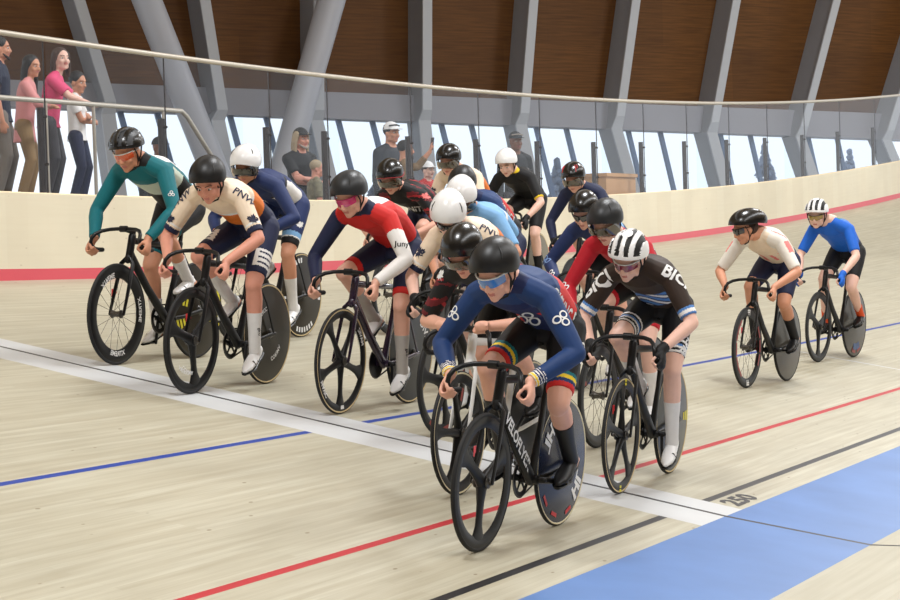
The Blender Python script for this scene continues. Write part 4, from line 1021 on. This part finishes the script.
# ------------------------------------------------------------------ building behind the barrier
def ray(px, py): return CAM_F+CAM_R*((px-450)/FPX)-CAM_U*((py-300)/FPX)
PL = CAM_C+ray(0, 258)*40; PR = CAM_C+ray(900, 228)*52
e2 = V((PR.x-PL.x, PR.y-PL.y, 0)); EU = e2.normalized(); EN = V((-EU.y, EU.x, 0))   # EN points out of the building
if EN.dot(CAM_F) < 0: EN = -EN
def bp(px, py, dep=0):
    d = ray(px, py); q = CAM_C+d*(((PL+EN*dep-CAM_C).dot(EN))/d.dot(EN)); return (q-PL).dot(EU), q.z
def B(u, z, dep=0): return PL+EU*u+EN*dep+V((0, 0, z-PL.z))
zb0, zb1 = bp(120, 86), bp(880, 115); zt0, zt1 = bp(125, 112), bp(850, 139)
def zwood(u): return lerp(zb0[1], zb1[1], (u-zb0[0])/(zb1[0]-zb0[0]))
def zwin(u): return lerp(zt0[1], zt1[1], (u-zt0[0])/(zt1[0]-zt0[0]))
U0, U1, ZT = -4., 27., 11.5
M_PLY = wood_mat('brown plywood panels', (120, 78, 34), (70, 42, 16), 1.15, 3.1, .6, .6, seam=.9)
M_STEEL = mat('grey painted steel', (150, 153, 160), .5, noise=.08, nscale=2); M_FLANGE = mat('lit grey steel flange', (186, 190, 196), .5); M_BEAM = mat('grey beam paint', (150, 150, 158), .6, noise=.08, nscale=1.5)  # flange is the same steel, painted paler for light on its front
M_MUL = mat('blue grey window mullion', (98, 122, 158), .5); M_TUBE = mat('light grey tube paint', (184, 188, 198), .4, noise=.05, nscale=2)
me = bpy.data.meshes.new('wall_back'); N = 12; vs = []; uvs = []; fs = []
for i in range(N+1):
    u = lerp(U0, U1, i/N)
    for dd in (0, .25):
        for z in (zwood(u), ZT): vs.append(B(u, z, dd)); uvs.append((u, z))
for i in range(N):
    a = i*4; fs += [(a, a+4, a+5, a+1), (a+2, a+3, a+7, a+6), (a, a+2, a+6, a+4), (a+1, a+5, a+7, a+3)]
me.from_pydata(vs, [], fs); l_ = me.uv_layers.new(name='UVMap')
for l in me.loops: l_.data[l.index].uv = uvs[l.vertex_index]
tag(link('wall_back', me, M_PLY), 'brown plywood panelled upper wall behind the steel columns', kind='structure')
mb = MB(); rr = []
for i in range(N+1):
    u = lerp(U0, U1, i/N); rr.append([B(u, zwin(u), -.28), B(u, zwood(u)+.02, -.22), B(u, zwood(u)+.02, .25), B(u, zwin(u), .25)])
mb.loft(rr); tag(obj('beam', mb, M_BEAM, smooth=20), 'grey beam running over the windows', kind='structure')
ribs = [(75, 66, 97, 104), (190, 0, 208, 112), (303, 0, 304, 112), (411, 0, 411, 112), (517, 0, 508, 115), (619, 0, 603, 118), (719, 0, 697, 124), (819, 0, 786, 128), (913, 0, 872, 132)]
low = [(97, 112, 108, 190), (206, 118, 222, 195), (304, 118, 322, 195), (411, 118, 420, 195), (507, 122, 522, 195), (602, 126, 622, 195), (697, 130, 713, 190), (785, 134, 800, 180), (871, 137, 884, 170)]
for (x0, y0, x1, y1), (a0, b0, a1, b1) in zip(ribs, low):
    if x0 == 75: x0, y0 = 65, 0
    mb = MB(); p1 = bp(x1, y1); p0 = bp(x0, y0); q = ((ZT-p1[1])/(p0[1]-p1[1])); pt_ = (lerp(p1[0], p0[0], q), ZT)
    c0 = bp(a0, b0+4); c1 = bp(a1, b1); q = (c0[1]-.9)/(c0[1]-c1[1]); bt_ = (lerp(c0[0], c1[0], q), .9)
    rr = []; fl_ = []
    for (u, z), dp, wd in ((bt_, .40, .13), (c0, .50, .10), (p1, .60, .07), (pt_, .62, .07)):
        rr.append([B(u-wd, z, -dp), B(u+wd, z, -dp), B(u+wd, z, .0), B(u-wd, z, .0)])
        fl_.append([B(u-wd-.04, z, -dp-.04), B(u+wd+.04, z, -dp-.04), B(u+wd+.04, z, -dp), B(u-wd-.04, z, -dp)])
    mb.loft(rr); mb.loft(fl_, mi=1)
    tag(obj('column', mb, [M_STEEL, M_FLANGE], smooth=20), 'grey steel column rising against the plywood wall', kind='structure')
for a, b in (((131, -40), (224, 195)), ((343, -40), (276, 195))):
    p = bp(*a, -1.2); q = bp(*b, -1.2); mb = MB(); mb.tube([B(p[0], p[1], -1.2), B(q[0], q[1], -1.2)], .27, n=28, round_=False)
    tag(obj('column', mb, M_TUBE), 'thick slanting round tube column', kind='structure')
# windows between the columns: a frame of slanted mullions each, with its panes
mulls = [[(120, 112), (157, 112)], [(230, 116), (266, 116)], [(338, 118), (372, 118)], [(441, 120), (471, 122)], [(536, 124), (566, 125)], [(628, 128), (660, 130)], [(720, 132), (750, 133)], [(808, 135), (837, 137)]]
M_PANE = bpy.data.materials.new('window pane'); M_PANE.use_nodes = True
def glassmat(m, tint, refl, rough=.02):
    nt = m.node_tree; nt.nodes.clear(); o = nt.nodes.new('ShaderNodeOutputMaterial'); t = nt.nodes.new('ShaderNodeBsdfTransparent'); t.inputs[0].default_value = tint
    g = nt.nodes.new('ShaderNodeBsdfGlossy'); g.inputs['Roughness'].default_value = rough; g.inputs['Color'].default_value = (1, 1, 1, 1)
    fr = nt.nodes.new('ShaderNodeLayerWeight'); fr.inputs['Blend'].default_value = .5; pw = nt.nodes.new('ShaderNodeMath'); pw.operation = 'POWER'; pw.inputs[1].default_value = 4
    ml = nt.nodes.new('ShaderNodeMath'); ml.operation = 'MULTIPLY_ADD'; ml.inputs[1].default_value = refl; ml.inputs[2].default_value = .03*refl
    mx = nt.nodes.new('ShaderNodeMixShader'); nt.links.new(fr.outputs['Facing'], pw.inputs[0]); nt.links.new(pw.outputs[0], ml.inputs[0]); nt.links.new(ml.outputs[0], mx.inputs[0]); nt.links.new(t.outputs[0], mx.inputs[1]); nt.links.new(g.outputs[0], mx.inputs[2]); nt.links.new(mx.outputs[0], o.inputs[0])
glassmat(M_PANE, (.95, .98, 1, 1), .6)
ZB = .9
for i, ms_ in enumerate(mulls):
    L, R_2 = low[i], low[i+1]
    ul = bp(L[0], L[1])[0]; ur = bp(R_2[0], R_2[1])[0]; sl = .42   # sideways run of the slanted bars per metre of height
    root = bpy.data.objects.new('window_%d' % (i+1), None); COL.objects.link(root); root.location = B(ul, ZB, 0); tag(root, 'tall slanted window between grey columns', kind='structure')
    mb = MB()
    for (mx_, my) in ms_:
        u = bp(mx_, my)[0]; z1 = zwin(u)+.1; rr = []
        for z in (ZB, z1):
            uu = u+(zwin(u)-z)*sl*.62; rr.append([B(uu-.055, z, -.03)-root.location, B(uu+.055, z, -.03)-root.location, B(uu+.055, z, .03)-root.location, B(uu-.055, z, .03)-root.location])
        mb.loft(rr)
    mb.loft([[B(u, ZB-.1, -.06)-root.location, B(u, ZB+.12, -.06)-root.location, B(u, ZB+.12, .06)-root.location, B(u, ZB-.1, .06)-root.location] for u in (ul, ur+.8)])
    obj('window_frame', mb, M_MUL, root, smooth=20)
    mb = MB(); mb.loft([[B(u, ZB, .03)-root.location, B(u, zwin(u)+.1, .03)-root.location, B(u, zwin(u)+.1, .045)-root.location, B(u, ZB, .045)-root.location] for u in (ul, ur+.8)])
    obj('pane', mb, M_PANE, root, smooth=20)
# snow outside and trees seen through the panes
SNOW = mat('snow', (240, 243, 250), .8, noise=.03, nscale=.5)
mb = MB(); c = B(12, .6, 60); mb.box((c.x, c.y, .55), (190, 190, .2)); 
sn = bpy.data.meshes.new('g'); a = [B(-60, .6, .4), B(90, .6, .4), B(90, .6, 130), B(-60, .6, 130)]
mb = MB(); mb.add(a+[p-V((0, 0, .3)) for p in a], [(0, 1, 2, 3), (4, 7, 6, 5), (0, 4, 5, 1), (1, 5, 6, 2), (2, 6, 7, 3), (3, 7, 4, 0)]); tag(obj('ground', mb, SNOW, smooth=20), 'snow covered ground outside the windows', kind='structure')
FOL = mat('frosted needles', (120, 134, 158), .9, noise=.35, nscale=3); BARK = mat('grey bark', (96, 90, 88), .9)
for px_, py_, dep, h, lab in ((765, 168, 14, 3.7, 'pale frosty conifer outside, behind the barrier posts above the striped helmet'), (557, 165, 14, 3.3, 'pale frosty conifer outside, seen over the dark navy rider'), (378, 170, 12, 3.2, 'pale frosty conifer outside, left of the white-capped spectator'), (850, 168, 14, 3.5, 'pale frosty conifer outside, beyond the last window')):
    u, _ = bp(px_, py_, dep); base = B(u, .6, dep); t = bpy.data.objects.new('conifer', None); COL.objects.link(t); t.location = base; tag(t, lab, 'tree', 'frosty trees outside')
    mb = MB(); mb.tube([(0, 0, 0), (0, 0, h*.9)], [.12, .03], n=8); obj('trunk', mb, BARK, t)
    rnd = random.Random(px_); mb = MB()
    for q in range(150):
        z = h*(.18+.82*rnd.random()**.9); rr_ = (h-z)*.34+.05; a = rnd.random()*6.283; d = V((math.cos(a), math.sin(a), -.35)); s0 = V((0, 0, z))
        mb.tube([s0, s0+d*rr_*.6, s0+d*rr_], [.05, .10, .02], n=5)
    obj('foliage', mb, FOL, t)
# concourse floors
M_CONC = mat('grey concrete', (128, 124, 120), .7, noise=.12, nscale=3)
ZP, ZF = 2.10, 1.22
mb = MB(); mb.box((2.55, 10.0, ZP-.6), (9.2, 5.0, 1.2)); tag(obj('floor_platform', mb, M_CONC), 'raised concrete platform behind the barrier', kind='structure')
mb = MB(); a = [V((-6, 7.42, ZF)), V((36, 7.0, ZF)), B(U1, ZF, .3), B(U0, ZF, .3)]; mb.add(a+[p-V((0, 0, .3)) for p in a], [(0, 1, 2, 3), (4, 7, 6, 5), (0, 4, 5, 1), (1, 5, 6, 2), (2, 6, 7, 3), (3, 7, 4, 0)]); tag(obj('floor_concourse', mb, M_CONC), 'grey concrete concourse floor', kind='structure')
# the other walls of the hall, behind and beside the camera
M_HALL = mat('dim hall wall', (120, 104, 86), .8, noise=.1, nscale=.5)
for nm, cc, dd in (('wall_infield', (12, -24, 6), (66, .3, 13)), ('wall_finish', (-21, 0, 6), (.3, 50, 13))):
    mb = MB(); mb.box(cc, dd); tag(obj(nm, mb, M_HALL), 'plain wall on the far side of the hall', kind='structure')
# ceiling of the hall with its lamps
mb = MB(); mb.box((12, 6, 12.2), (64, 60, .3)); tag(obj('ceiling', mb, mat('pale timber ceiling', (190, 160, 118), .7, noise=.1, nscale=1)), 'timber ceiling of the hall', kind='structure')
# glass barrier on the wall
G_GL = bpy.data.materials.new('barrier glass'); G_GL.use_nodes = True; glassmat(G_GL, (.955, .97, .99, 1), .22, .03)
POST = mat('dark bronze post', (46, 37, 35), .5); RAILM = mat('pale satin rail', (188, 180, 166), .35, .3)
HR = 2.0777; sp_ = [-7.2, -5.4, -3.6, -1.75, .1, 2.0, 3.87, 5.77, 7.72, 8.95, 10.95, 12.80, 14.69, 16.65, 18.48, 20.32, 22.30, 24.26, 26.34, 28.49, 30.81, 33.0, 35.2, 37.4, 39.6]
gb = bpy.data.objects.new('glass_barrier', None); COL.objects.link(gb); gb.location = track(3.87, TW)+V((0, 0, HW)); tag(gb, 'clear glass barrier with pale handrail standing on the outer wall', 'barrier')
O = gb.location.copy()
def wl(s, h, out=.045): return track(s, TW)+tnorm(s)*out+V((0, 0, h))-O
mb = MB(); ss = [lerp(-8, 40.5, i/60) for i in range(61)]; mb.tube([wl(s, HR) for s in ss], .025, n=12); obj('handrail', mb, RAILM, gb, smooth=60)
for a, b in zip(sp_[:-1], sp_[1:]):
    mb = MB(); rr = []
    for i in range(5):
        s = lerp(a+.012, b-.012, i/4); rr.append([wl(s, HW+.002, .038), wl(s, HR-.025, .038), wl(s, HR-.025, .050), wl(s, HW+.002, .050)])
    mb.loft(rr); obj('glass_panel', mb, G_GL, gb, smooth=20)
for s in sp_:
    mb = MB(); mb.tube([wl(s, HW, .105), wl(s, HW+.74, .105)], .034, n=12, round_=False); mb.tube([wl(s, HW+.66, .105), wl(s, HW+.66, .05)], .014, n=8); mb.tube([wl(s, HW+.25, .105), wl(s, HW+.25, .05)], .014, n=8)
    mb.tube([wl(s, HW, .056), wl(s, HR-.02, .056)], .007, n=6, round_=False); obj('post', mb, POST, gb, smooth=60)
# stair railing on the platform
sr = bpy.data.objects.new('stair_railing', None); COL.objects.link(sr); sr.location = (5.5, 8.0, ZP); tag(sr, 'pale metal railing of the platform, sloping down where the stairs begin', 'railing')
mb = MB(); o_ = V((5.5, 8.0, ZP)); mb.tube([V((1.5, 8, 3.0))-o_, V((7.12, 8, 3.0))-o_, V((7.22, 8, 2.95))-o_, V((8.25, 8, 2.05))-o_], .024, n=10); obj('handrail', mb, RAILM, sr, smooth=60)
for x, zt, zb_ in ((2.2, 3, ZP), (4.82, 3, ZP), (5.58, 3, ZP), (6.79, 3, ZP), (7.9, 2.36, ZF)):
    mb = MB(); mb.tube([V((x, 8, zb_))-o_, V((x, 8, zt))-o_], .018, n=8, round_=False); obj('post', mb, RAILM, sr, smooth=60)
# boarded box on the concourse
bx = bpy.data.objects.new('wooden_box', None); COL.objects.link(bx); bx.location = (18.2, 7.80, ZF); tag(bx, 'plain plywood box standing behind the barrier beside a post', 'box')
mb = MB(); mb.box((0, 0, .62), (1.2, .55, 1.24)); M_PLB = mat('pale plywood', (196, 150, 104), .6, noise=.1, nscale=6); obj('carcass', mb, M_PLB, bx)
mb = MB(); mb.box((0, 0, 1.265), (1.26, .6, .05)); obj('lid', mb, M_PLB, bx)

# ------------------------------------------------------------------ spectators (local: x forward, y left, z up, origin between the feet)
def make_spectator(c):
    root = bpy.data.objects.new('person', None); COL.objects.link(root); root.location = c['at']; root.rotation_euler = (0, 0, rad(c['face'])); k0 = c.get('k', 1.); root.scale = (k0, k0, k0)
    tag(root, c['label'], 'person', 'spectators behind the barrier')
    kid = c.get('kid', 0); hk = 1+.22*kid; J = dict(left=V((0, 1, 0)), up=V((-1, 0, 0)), arm={}, leg={}, hand={}, toe={}, butt=V((-.025, 0, -.02)))
    ln = c.get('lean', 0); X = lambda z: ln*max(0, z-.95)
    sl = 1-.12*kid
    J['spine'] = [(V((0, 0, .93)), .150*sl, .105), (V((X(1.08), 0, 1.08)), .140*sl, .100), (V((X(1.2), 0, 1.2)), .148*sl, .105), (V((X(1.33), 0, 1.33)), .165*sl, .108), (V((X(1.43), 0, 1.43)), .140*sl, .085), (V((X(1.5)+.01, 0, 1.50)), .065, .06)]
    H = V((X(1.63)+.035, 0, 1.635+.02*kid)); J['hk'] = hk; J['head'] = (H, headframe((1, 0, 0), None, *c.get('look', (0, 0))))
    for s in (1, -1):
        S = V((X(1.40)-.01, s*.178*sl, 1.405)); mode = c.get('arms', 'side'); mode = mode if isinstance(mode, str) else mode[0 if s > 0 else 1]
        if mode == 'rail': W = V((c.get('reach', .36), s*.07, c.get('rz', 1.04))); pole = V((-.2, s*.9, -.5)); hd = ('open', V((.35, -s*.9, -.1)), V((0, 0, 1)), V((0, 0, 1)))
        elif mode == 'crossed': W = V((.22+X(1.2), -s*.13, 1.14+.03*s)); pole = V((-.3, s*1, -.6)); hd = ('open', V((.1, -s, .05)), V((1, 0, 0)), V((0, 0, 1)))
        elif mode == 'raise': W = V((.42, s*.22, 1.62)); pole = V((0, s*.6, -.8)); hd = ('open', V((.2, 0, 1)), V((-1, 0, .2)), V((0, -s, 0)))
        else: W = V((.06, s*.26, .84)); pole = V((-1, s*.3, 0)); hd = ('open', V((.1, 0, -1)), V((0, s, 0)), V((1, 0, 0)))
        E, W = ik(S, W, .295, .265, pole); J['arm'][s] = (S, E, W); J['hand'][s] = hd
        Hj = V((0, s*.09, .92)); A = V((-.02+.03*s, s*.11, .085)); K, A = ik(Hj, A, .43, .43, V((1, s*.1, 0))); J['leg'][s] = (Hj, K, A); J['toe'][s] = V((1, s*.15, 0)).normalized()
    J['fwd'] = V((1, 0, 0)); R = J['head'][1]; vx = .011; sk = c['skin']
    me = body_mesh(J, vx, hk if False else 1.0); me.materials.append(sk); me.materials.append(mat('lips '+sk.name, (150, 86, 80), .4)); mo = H+R @ V((.095, 0, -.064))
    paint_faces(me, lambda p, n: 1 if (p-mo).length < .028 and abs((R.transposed() @ (p-mo)).z) < .012 else 0, [0, 1]); body = link('body', me, None, root)
    eyes(body, H, R, hk)
    sp = J['spine']; i_ = .017; mb = MB(); low_ = c.get('shirt_low', .86)
    mb.tube([V((0, 0, low_)), sp[0][0]]+[q[0] for q in sp[1:-1]]+[lerp(sp[-2][0], sp[-1][0], .7)], [(.155*sl+i_+.01, .115+i_+.01), (sp[0][1]+i_, sp[0][2]+i_)]+[(q[1]+i_, q[2]+i_) for q in sp[1:-1]]+[(.085, .075)], ref=J['left'], n=22, round_=False)
    slv = c.get('sleeve', .55)
    for s in (1, -1):
        S, E, W = J['arm'][s]; nb = sp[-1][0]; mb.tube([lerp(nb, S, .3), lerp(nb, S, .7), S], [.055, .062, .066], n=12)
        if slv <= 1: mb.tube([S, lerp(S, E, slv)], [.068, .066], n=14, ends=(1, 0))
        else: mb.tube([S, lerp(S, E, .5), E], [.067, .060, .053], n=14); mb.tube([E, lerp(E, W, slv-1)], [.053, .045], n=14, ends=(1, 0))
    m_ = fuse(mb, vx*.9, 3); m_.materials.append(c['shirt']); sh_ = link('shirt', m_, None, root)
    if c.get('vest'):
        mb = MB(); i2 = i_+.014; mb.tube([V((0, 0, low_+.02))]+[q[0] for q in sp[1:-1]], [(.16*sl+i2, .12+i2)]+[(q[1]+i2-.01, q[2]+i2) for q in sp[1:-1]], ref=J['left'], n=20, round_=False); m_ = fuse(mb, vx, 3); m_.materials.append(c['vest']); link('vest', m_, None, root)
    mb = MB(); mb.tube([V((0, 0, .90)), V((0, 0, 1.02))], [(.155*sl, .115), (.15*sl, .11)], ref=J['left'], n=18)
    for s in (1, -1):
        Hj, K, A = J['leg'][s]; mb.ell(lerp(Hj, sp[0][0], .35)+J['butt'], (.098, .088, .10), n=14); mb.tube([Hj, lerp(Hj, K, .4), K, lerp(K, A, .5), lerp(K, A, .96)], [.104, .092, .072, .066, .062], n=14, ends=(1, 0))
    m_ = fuse(mb, vx, 3); m_.materials.append(c['trousers']); link('trousers', m_, None, root)
    for s in (1, -1): shoe(root, J['leg'][s][1], J['leg'][s][2]-V((0, 0, .0)), J['toe'][s], None, s, c.get('shoes', SHB), BLK, cover=True)
    P = lambda x, y, z: H+R @ V((x*hk, y*hk, z*hk))
    if c.get('hair'):
        mb = MB(); mb.ell(P(-.019, 0, .046), (.098*hk, .087*hk, .090*hk), R, n=20)
        if c.get('long'):
            for s in (1, -1):
                mb.tube([P(.01, s*.072, .06), P(-.02, s*.088, -.03), P(-.03, s*.088, -.12), P(-.02, s*.085, -.10-c['long'])], [(.045, .022), (.055, .026), (.05, .024), (.03, .015)], ref=R @ V((1, 0, 0)), n=10)
            mb.tube([P(-.07, 0, .04), P(-.09, 0, -.06), P(-.095, 0, -.12), P(-.09, 0, -.10-c['long'])], [(.075, .04), (.085, .035), (.08, .03), (.05, .02)], ref=R @ V((0, 1, 0)), n=12)
        if c.get('fringe'): mb.tube([P(.085, -.045, .055), P(.098, 0, .062), P(.085, .045, .055)], .018, n=8)
        m_ = fuse(mb, .009, 2); m_.materials.append(c['hair']); link('hair', m_, None, root)
    if c.get('beard'):
        mb = MB(); mb.tube([P(.03, -.058, -.06), P(.075, -.03, -.098), P(.086, 0, -.108), P(.075, .03, -.098), P(.03, .058, -.06)], [.011, .016, .019, .016, .011], n=10); m_ = fuse(mb, .008, 2); m_.materials.append(c['beard']); link('beard', m_, None, root)
    if c.get('cap'):
        mb = MB(); rr = []
        for a in (0, 20, 40, 60, 80): rr.append([P(-.012+.105*math.cos(rad(a))*math.cos(b), .088*math.cos(rad(a))*math.sin(b), .045+.095*math.sin(rad(a))) for b in [2*PI*q/24 for q in range(24)]])
        mb.loft(rr); hc = obj('cap', mb, c['cap'], root, smooth=50)
        mb = MB(); rr = []
        for b in range(-60, 61, 15):
            x, y = math.cos(rad(b)), math.sin(rad(b)); rr.append([P(-.012+.10*x, .085*y, .055), P(-.012+.10*x+.075*math.cos(rad(b*.8)), .095*y, .045), P(-.012+.10*x+.075*math.cos(rad(b*.8)), .095*y, .039), P(-.012+.10*x, .085*y, .046)])
        mb.loft(rr); obj('peak', mb, c.get('peak', c['cap']), hc)
        if c.get('cap_mark'):
            mb = MB(); mb.tube([P(.05, -.075, .085), P(.088, 0, .092), P(.05, .075, .085)], .010, n=6); obj('cap_stripe', mb, c['cap_mark'], hc)
    if c.get('specs'):
        mb = MB()
        for s in (1, -1):
            mb.tube([P(.098+0*math.cos(a), s*.033+.022*math.cos(a), .002+.018*math.sin(a)) for a in [2*PI*q/14 for q in range(14)]], .002, n=5, loop=True); mb.tube([P(.096, s*.055, .006), P(.01, s*.083, .008)], .002, n=5)
        obj('glasses', mb, STEEL, root)
    return root, J
PINK1 = fab('dusty pink fabric', (214, 142, 140)); PINK2 = fab('rose pink fabric', (222, 78, 122)); KHAKI = fab('khaki fabric', (140, 112, 74)); CHAR = fab('charcoal fabric', (62, 60, 64)); JEAN = fab('grey jeans', (96, 102, 112)); CAMO = mat('camouflage fabric', (126, 120, 96), .7, noise=.65, nscale=16); DARKJ = fab('dark grey jacket', (46, 50, 58)); OLIVE = fab('olive tan fabric', (128, 104, 74))
GREY = mat('grey blond hair', (168, 150, 122), .7, noise=.3, nscale=90); GREYB = mat('grey beard', (150, 140, 130), .8); WCAP = mat('white cap', (232, 232, 232), .6); BCAP = mat('black cap', (22, 22, 24), .7)
SKD = skin('brown skin', (132, 88, 66))
SPEC = [
 dict(at=(5.62, 9.12, ZP), face=-60, k=.92, skin=SK2, shirt=fab('dark navy tee', (30, 38, 60)), trousers=fab('stone trousers', (126, 118, 108)), hair=HAIRD, beard=mat('dark beard', (52, 38, 30), .8), label='bearded person in dark navy tee at the left end of the platform railing'),
 dict(at=(5.06, 8.42, ZP), face=-58, k=.76, kid=.6, lean=.12, arms='rail', skin=SK2, shirt=PINK1, sleeve=1.7, vest=None, shirt_low=.72, trousers=KHAKI, shoes=mat('tan boots', (130, 98, 62), .6), hair=HAIRD, long=.26, look=(-38, 4), rz=1.16, label='child with long black hair in dusty pink top leaning on the railing'),
 dict(at=(5.72, 8.62, ZP), face=-62, k=.83, kid=.6, lean=.20, arms='rail', skin=SK4, shirt=PINK2, sleeve=.75, trousers=CHAR, hair=HAIRB, long=.06, look=(-52, -6), reach=.50, rz=1.12, label='child in bright rose pink tee with brown bob leaning over the railing'),
 dict(at=(6.90, 9.12, ZP), face=-70, k=.75, kid=1, arms='crossed', skin=SK2, shirt=WHITE, vest=None, sleeve=.6, trousers=NAVY, hair=HAIRD, look=(-25, 8), label='small child in white shirt with black hair behind the railing, arms crossed'),
 dict(at=(8.06, 8.9, ZF), face=-115, k=.90, skin=SKD, shirt=BLACK, sleeve=1.8, trousers=CHAR, cap=BCAP, label='person in black cap low behind the barrier beside the teal skinsuit'),
 dict(at=(9.92, 8.22, ZF), face=-112, k=.97, arms='crossed', skin=SK3, shirt=BLACK, sleeve=.6, trousers=JEAN, hair=GREY, long=.16, beard=GREYB, cap=BCAP, label='long-haired person in black cap and black tee with crossed arms'),
 dict(at=(9.46, 7.78, ZF), face=-45, k=.75, skin=SK3, shirt=CAMO, sleeve=.7, trousers=JEAN, hair=GREY, specs=1, look=(-20, 4), label='grey-haired person in glasses and camouflage shirt, seen in profile'),
 dict(at=(12.37, 8.32, ZF), face=-110, k=1.06, skin=SK2, shirt=DARKJ, sleeve=1.9, trousers=JEAN, hair=HAIRD, cap=WCAP, cap_mark=BCAP, peak=WCAP, label='person in dark jacket and white cap with black stripe'),
 dict(at=(11.69, 7.80, ZF), face=-50, k=.91, skin=SK2, arms=('side', 'side'), shirt=OLIVE, sleeve=1.6, trousers=JEAN, hair=HAIRD, beard=MATS['dark beard'], label='dark-haired bearded person in tan top raising a phone'),
 dict(at=(13.17, 8.22, ZF), face=-110, k=.78, kid=.6, skin=SK4, shirt=RED, trousers=NAVY, hair=HAIRB, cap=WCAP, label='small child in red with a white cap behind the cream jersey'),
 dict(at=(15.17, 7.87, ZF), face=-130, k=1.03, skin=SKD, shirt=BLACK, sleeve=1.8, trousers=CHAR, cap=mat('charcoal cap', (38, 40, 44), .7), cap_mark=MATS['grey beard'], label='person in charcoal cap standing behind the white helmet of the black jersey rider'),
]
SPEC[8]['arms'] = ('raise', 'side')
for c in SPEC:
    r_, J_ = make_spectator(c)
    if 'phone' in c['label']:
        S_, E_, W_ = J_['arm'][1]; bpy.context.view_layer.update(); p_ = r_.matrix_world @ (W_+V((.03, 0, .10)))
        mb = MB(); mb.box((0, 0, 0), (.011, .072, .148)); ph = obj('phone', mb, mat('black phone', (20, 20, 22), .2)); ph.location = p_; ph.rotation_euler = (0, rad(8), rad(-40)); tag(ph, 'black phone held up over the barrier by the bearded person', 'phone')
# ------------------------------------------------------------------ light and view
w = bpy.data.worlds.new('sky'); bpy.context.scene.world = w; w.use_nodes = True
bg = w.node_tree.nodes['Background']; bg.inputs['Color'].default_value = (.93, .97, 1, 1); bg.inputs['Strength'].default_value = 1.25
def lamp(loc, size, power, rot=(0, 0, 0), col=(.95, .975, 1)):
    L = bpy.data.lights.new('hall_and_fill_lamp', 'AREA'); L.shape = 'RECTANGLE'; L.size = size[0]; L.size_y = size[1]; L.energy = power; L.color = col
    o = bpy.data.objects.new('hall_and_fill_lamp', L); COL.objects.link(o); o.location = loc; o.rotation_euler = rot
for x in (-6, 6, 18, 30): lamp((x, 1.2, 11), (2.6, 1.8), 900)
for y, sx_, pw_ in ((-7, 2.0, 2600), (8.5, 1.4, 380)): lamp((9, y, 11), (40, sx_), pw_)  # long strip over the infield added as fill for wall and riders' fronts
sc = bpy.context.scene
sc.view_settings.view_transform = 'Standard'; sc.view_settings.look = 'None'; sc.view_settings.exposure = 0; sc.view_settings.gamma = 1; sc.view_settings.use_curve_mapping = False
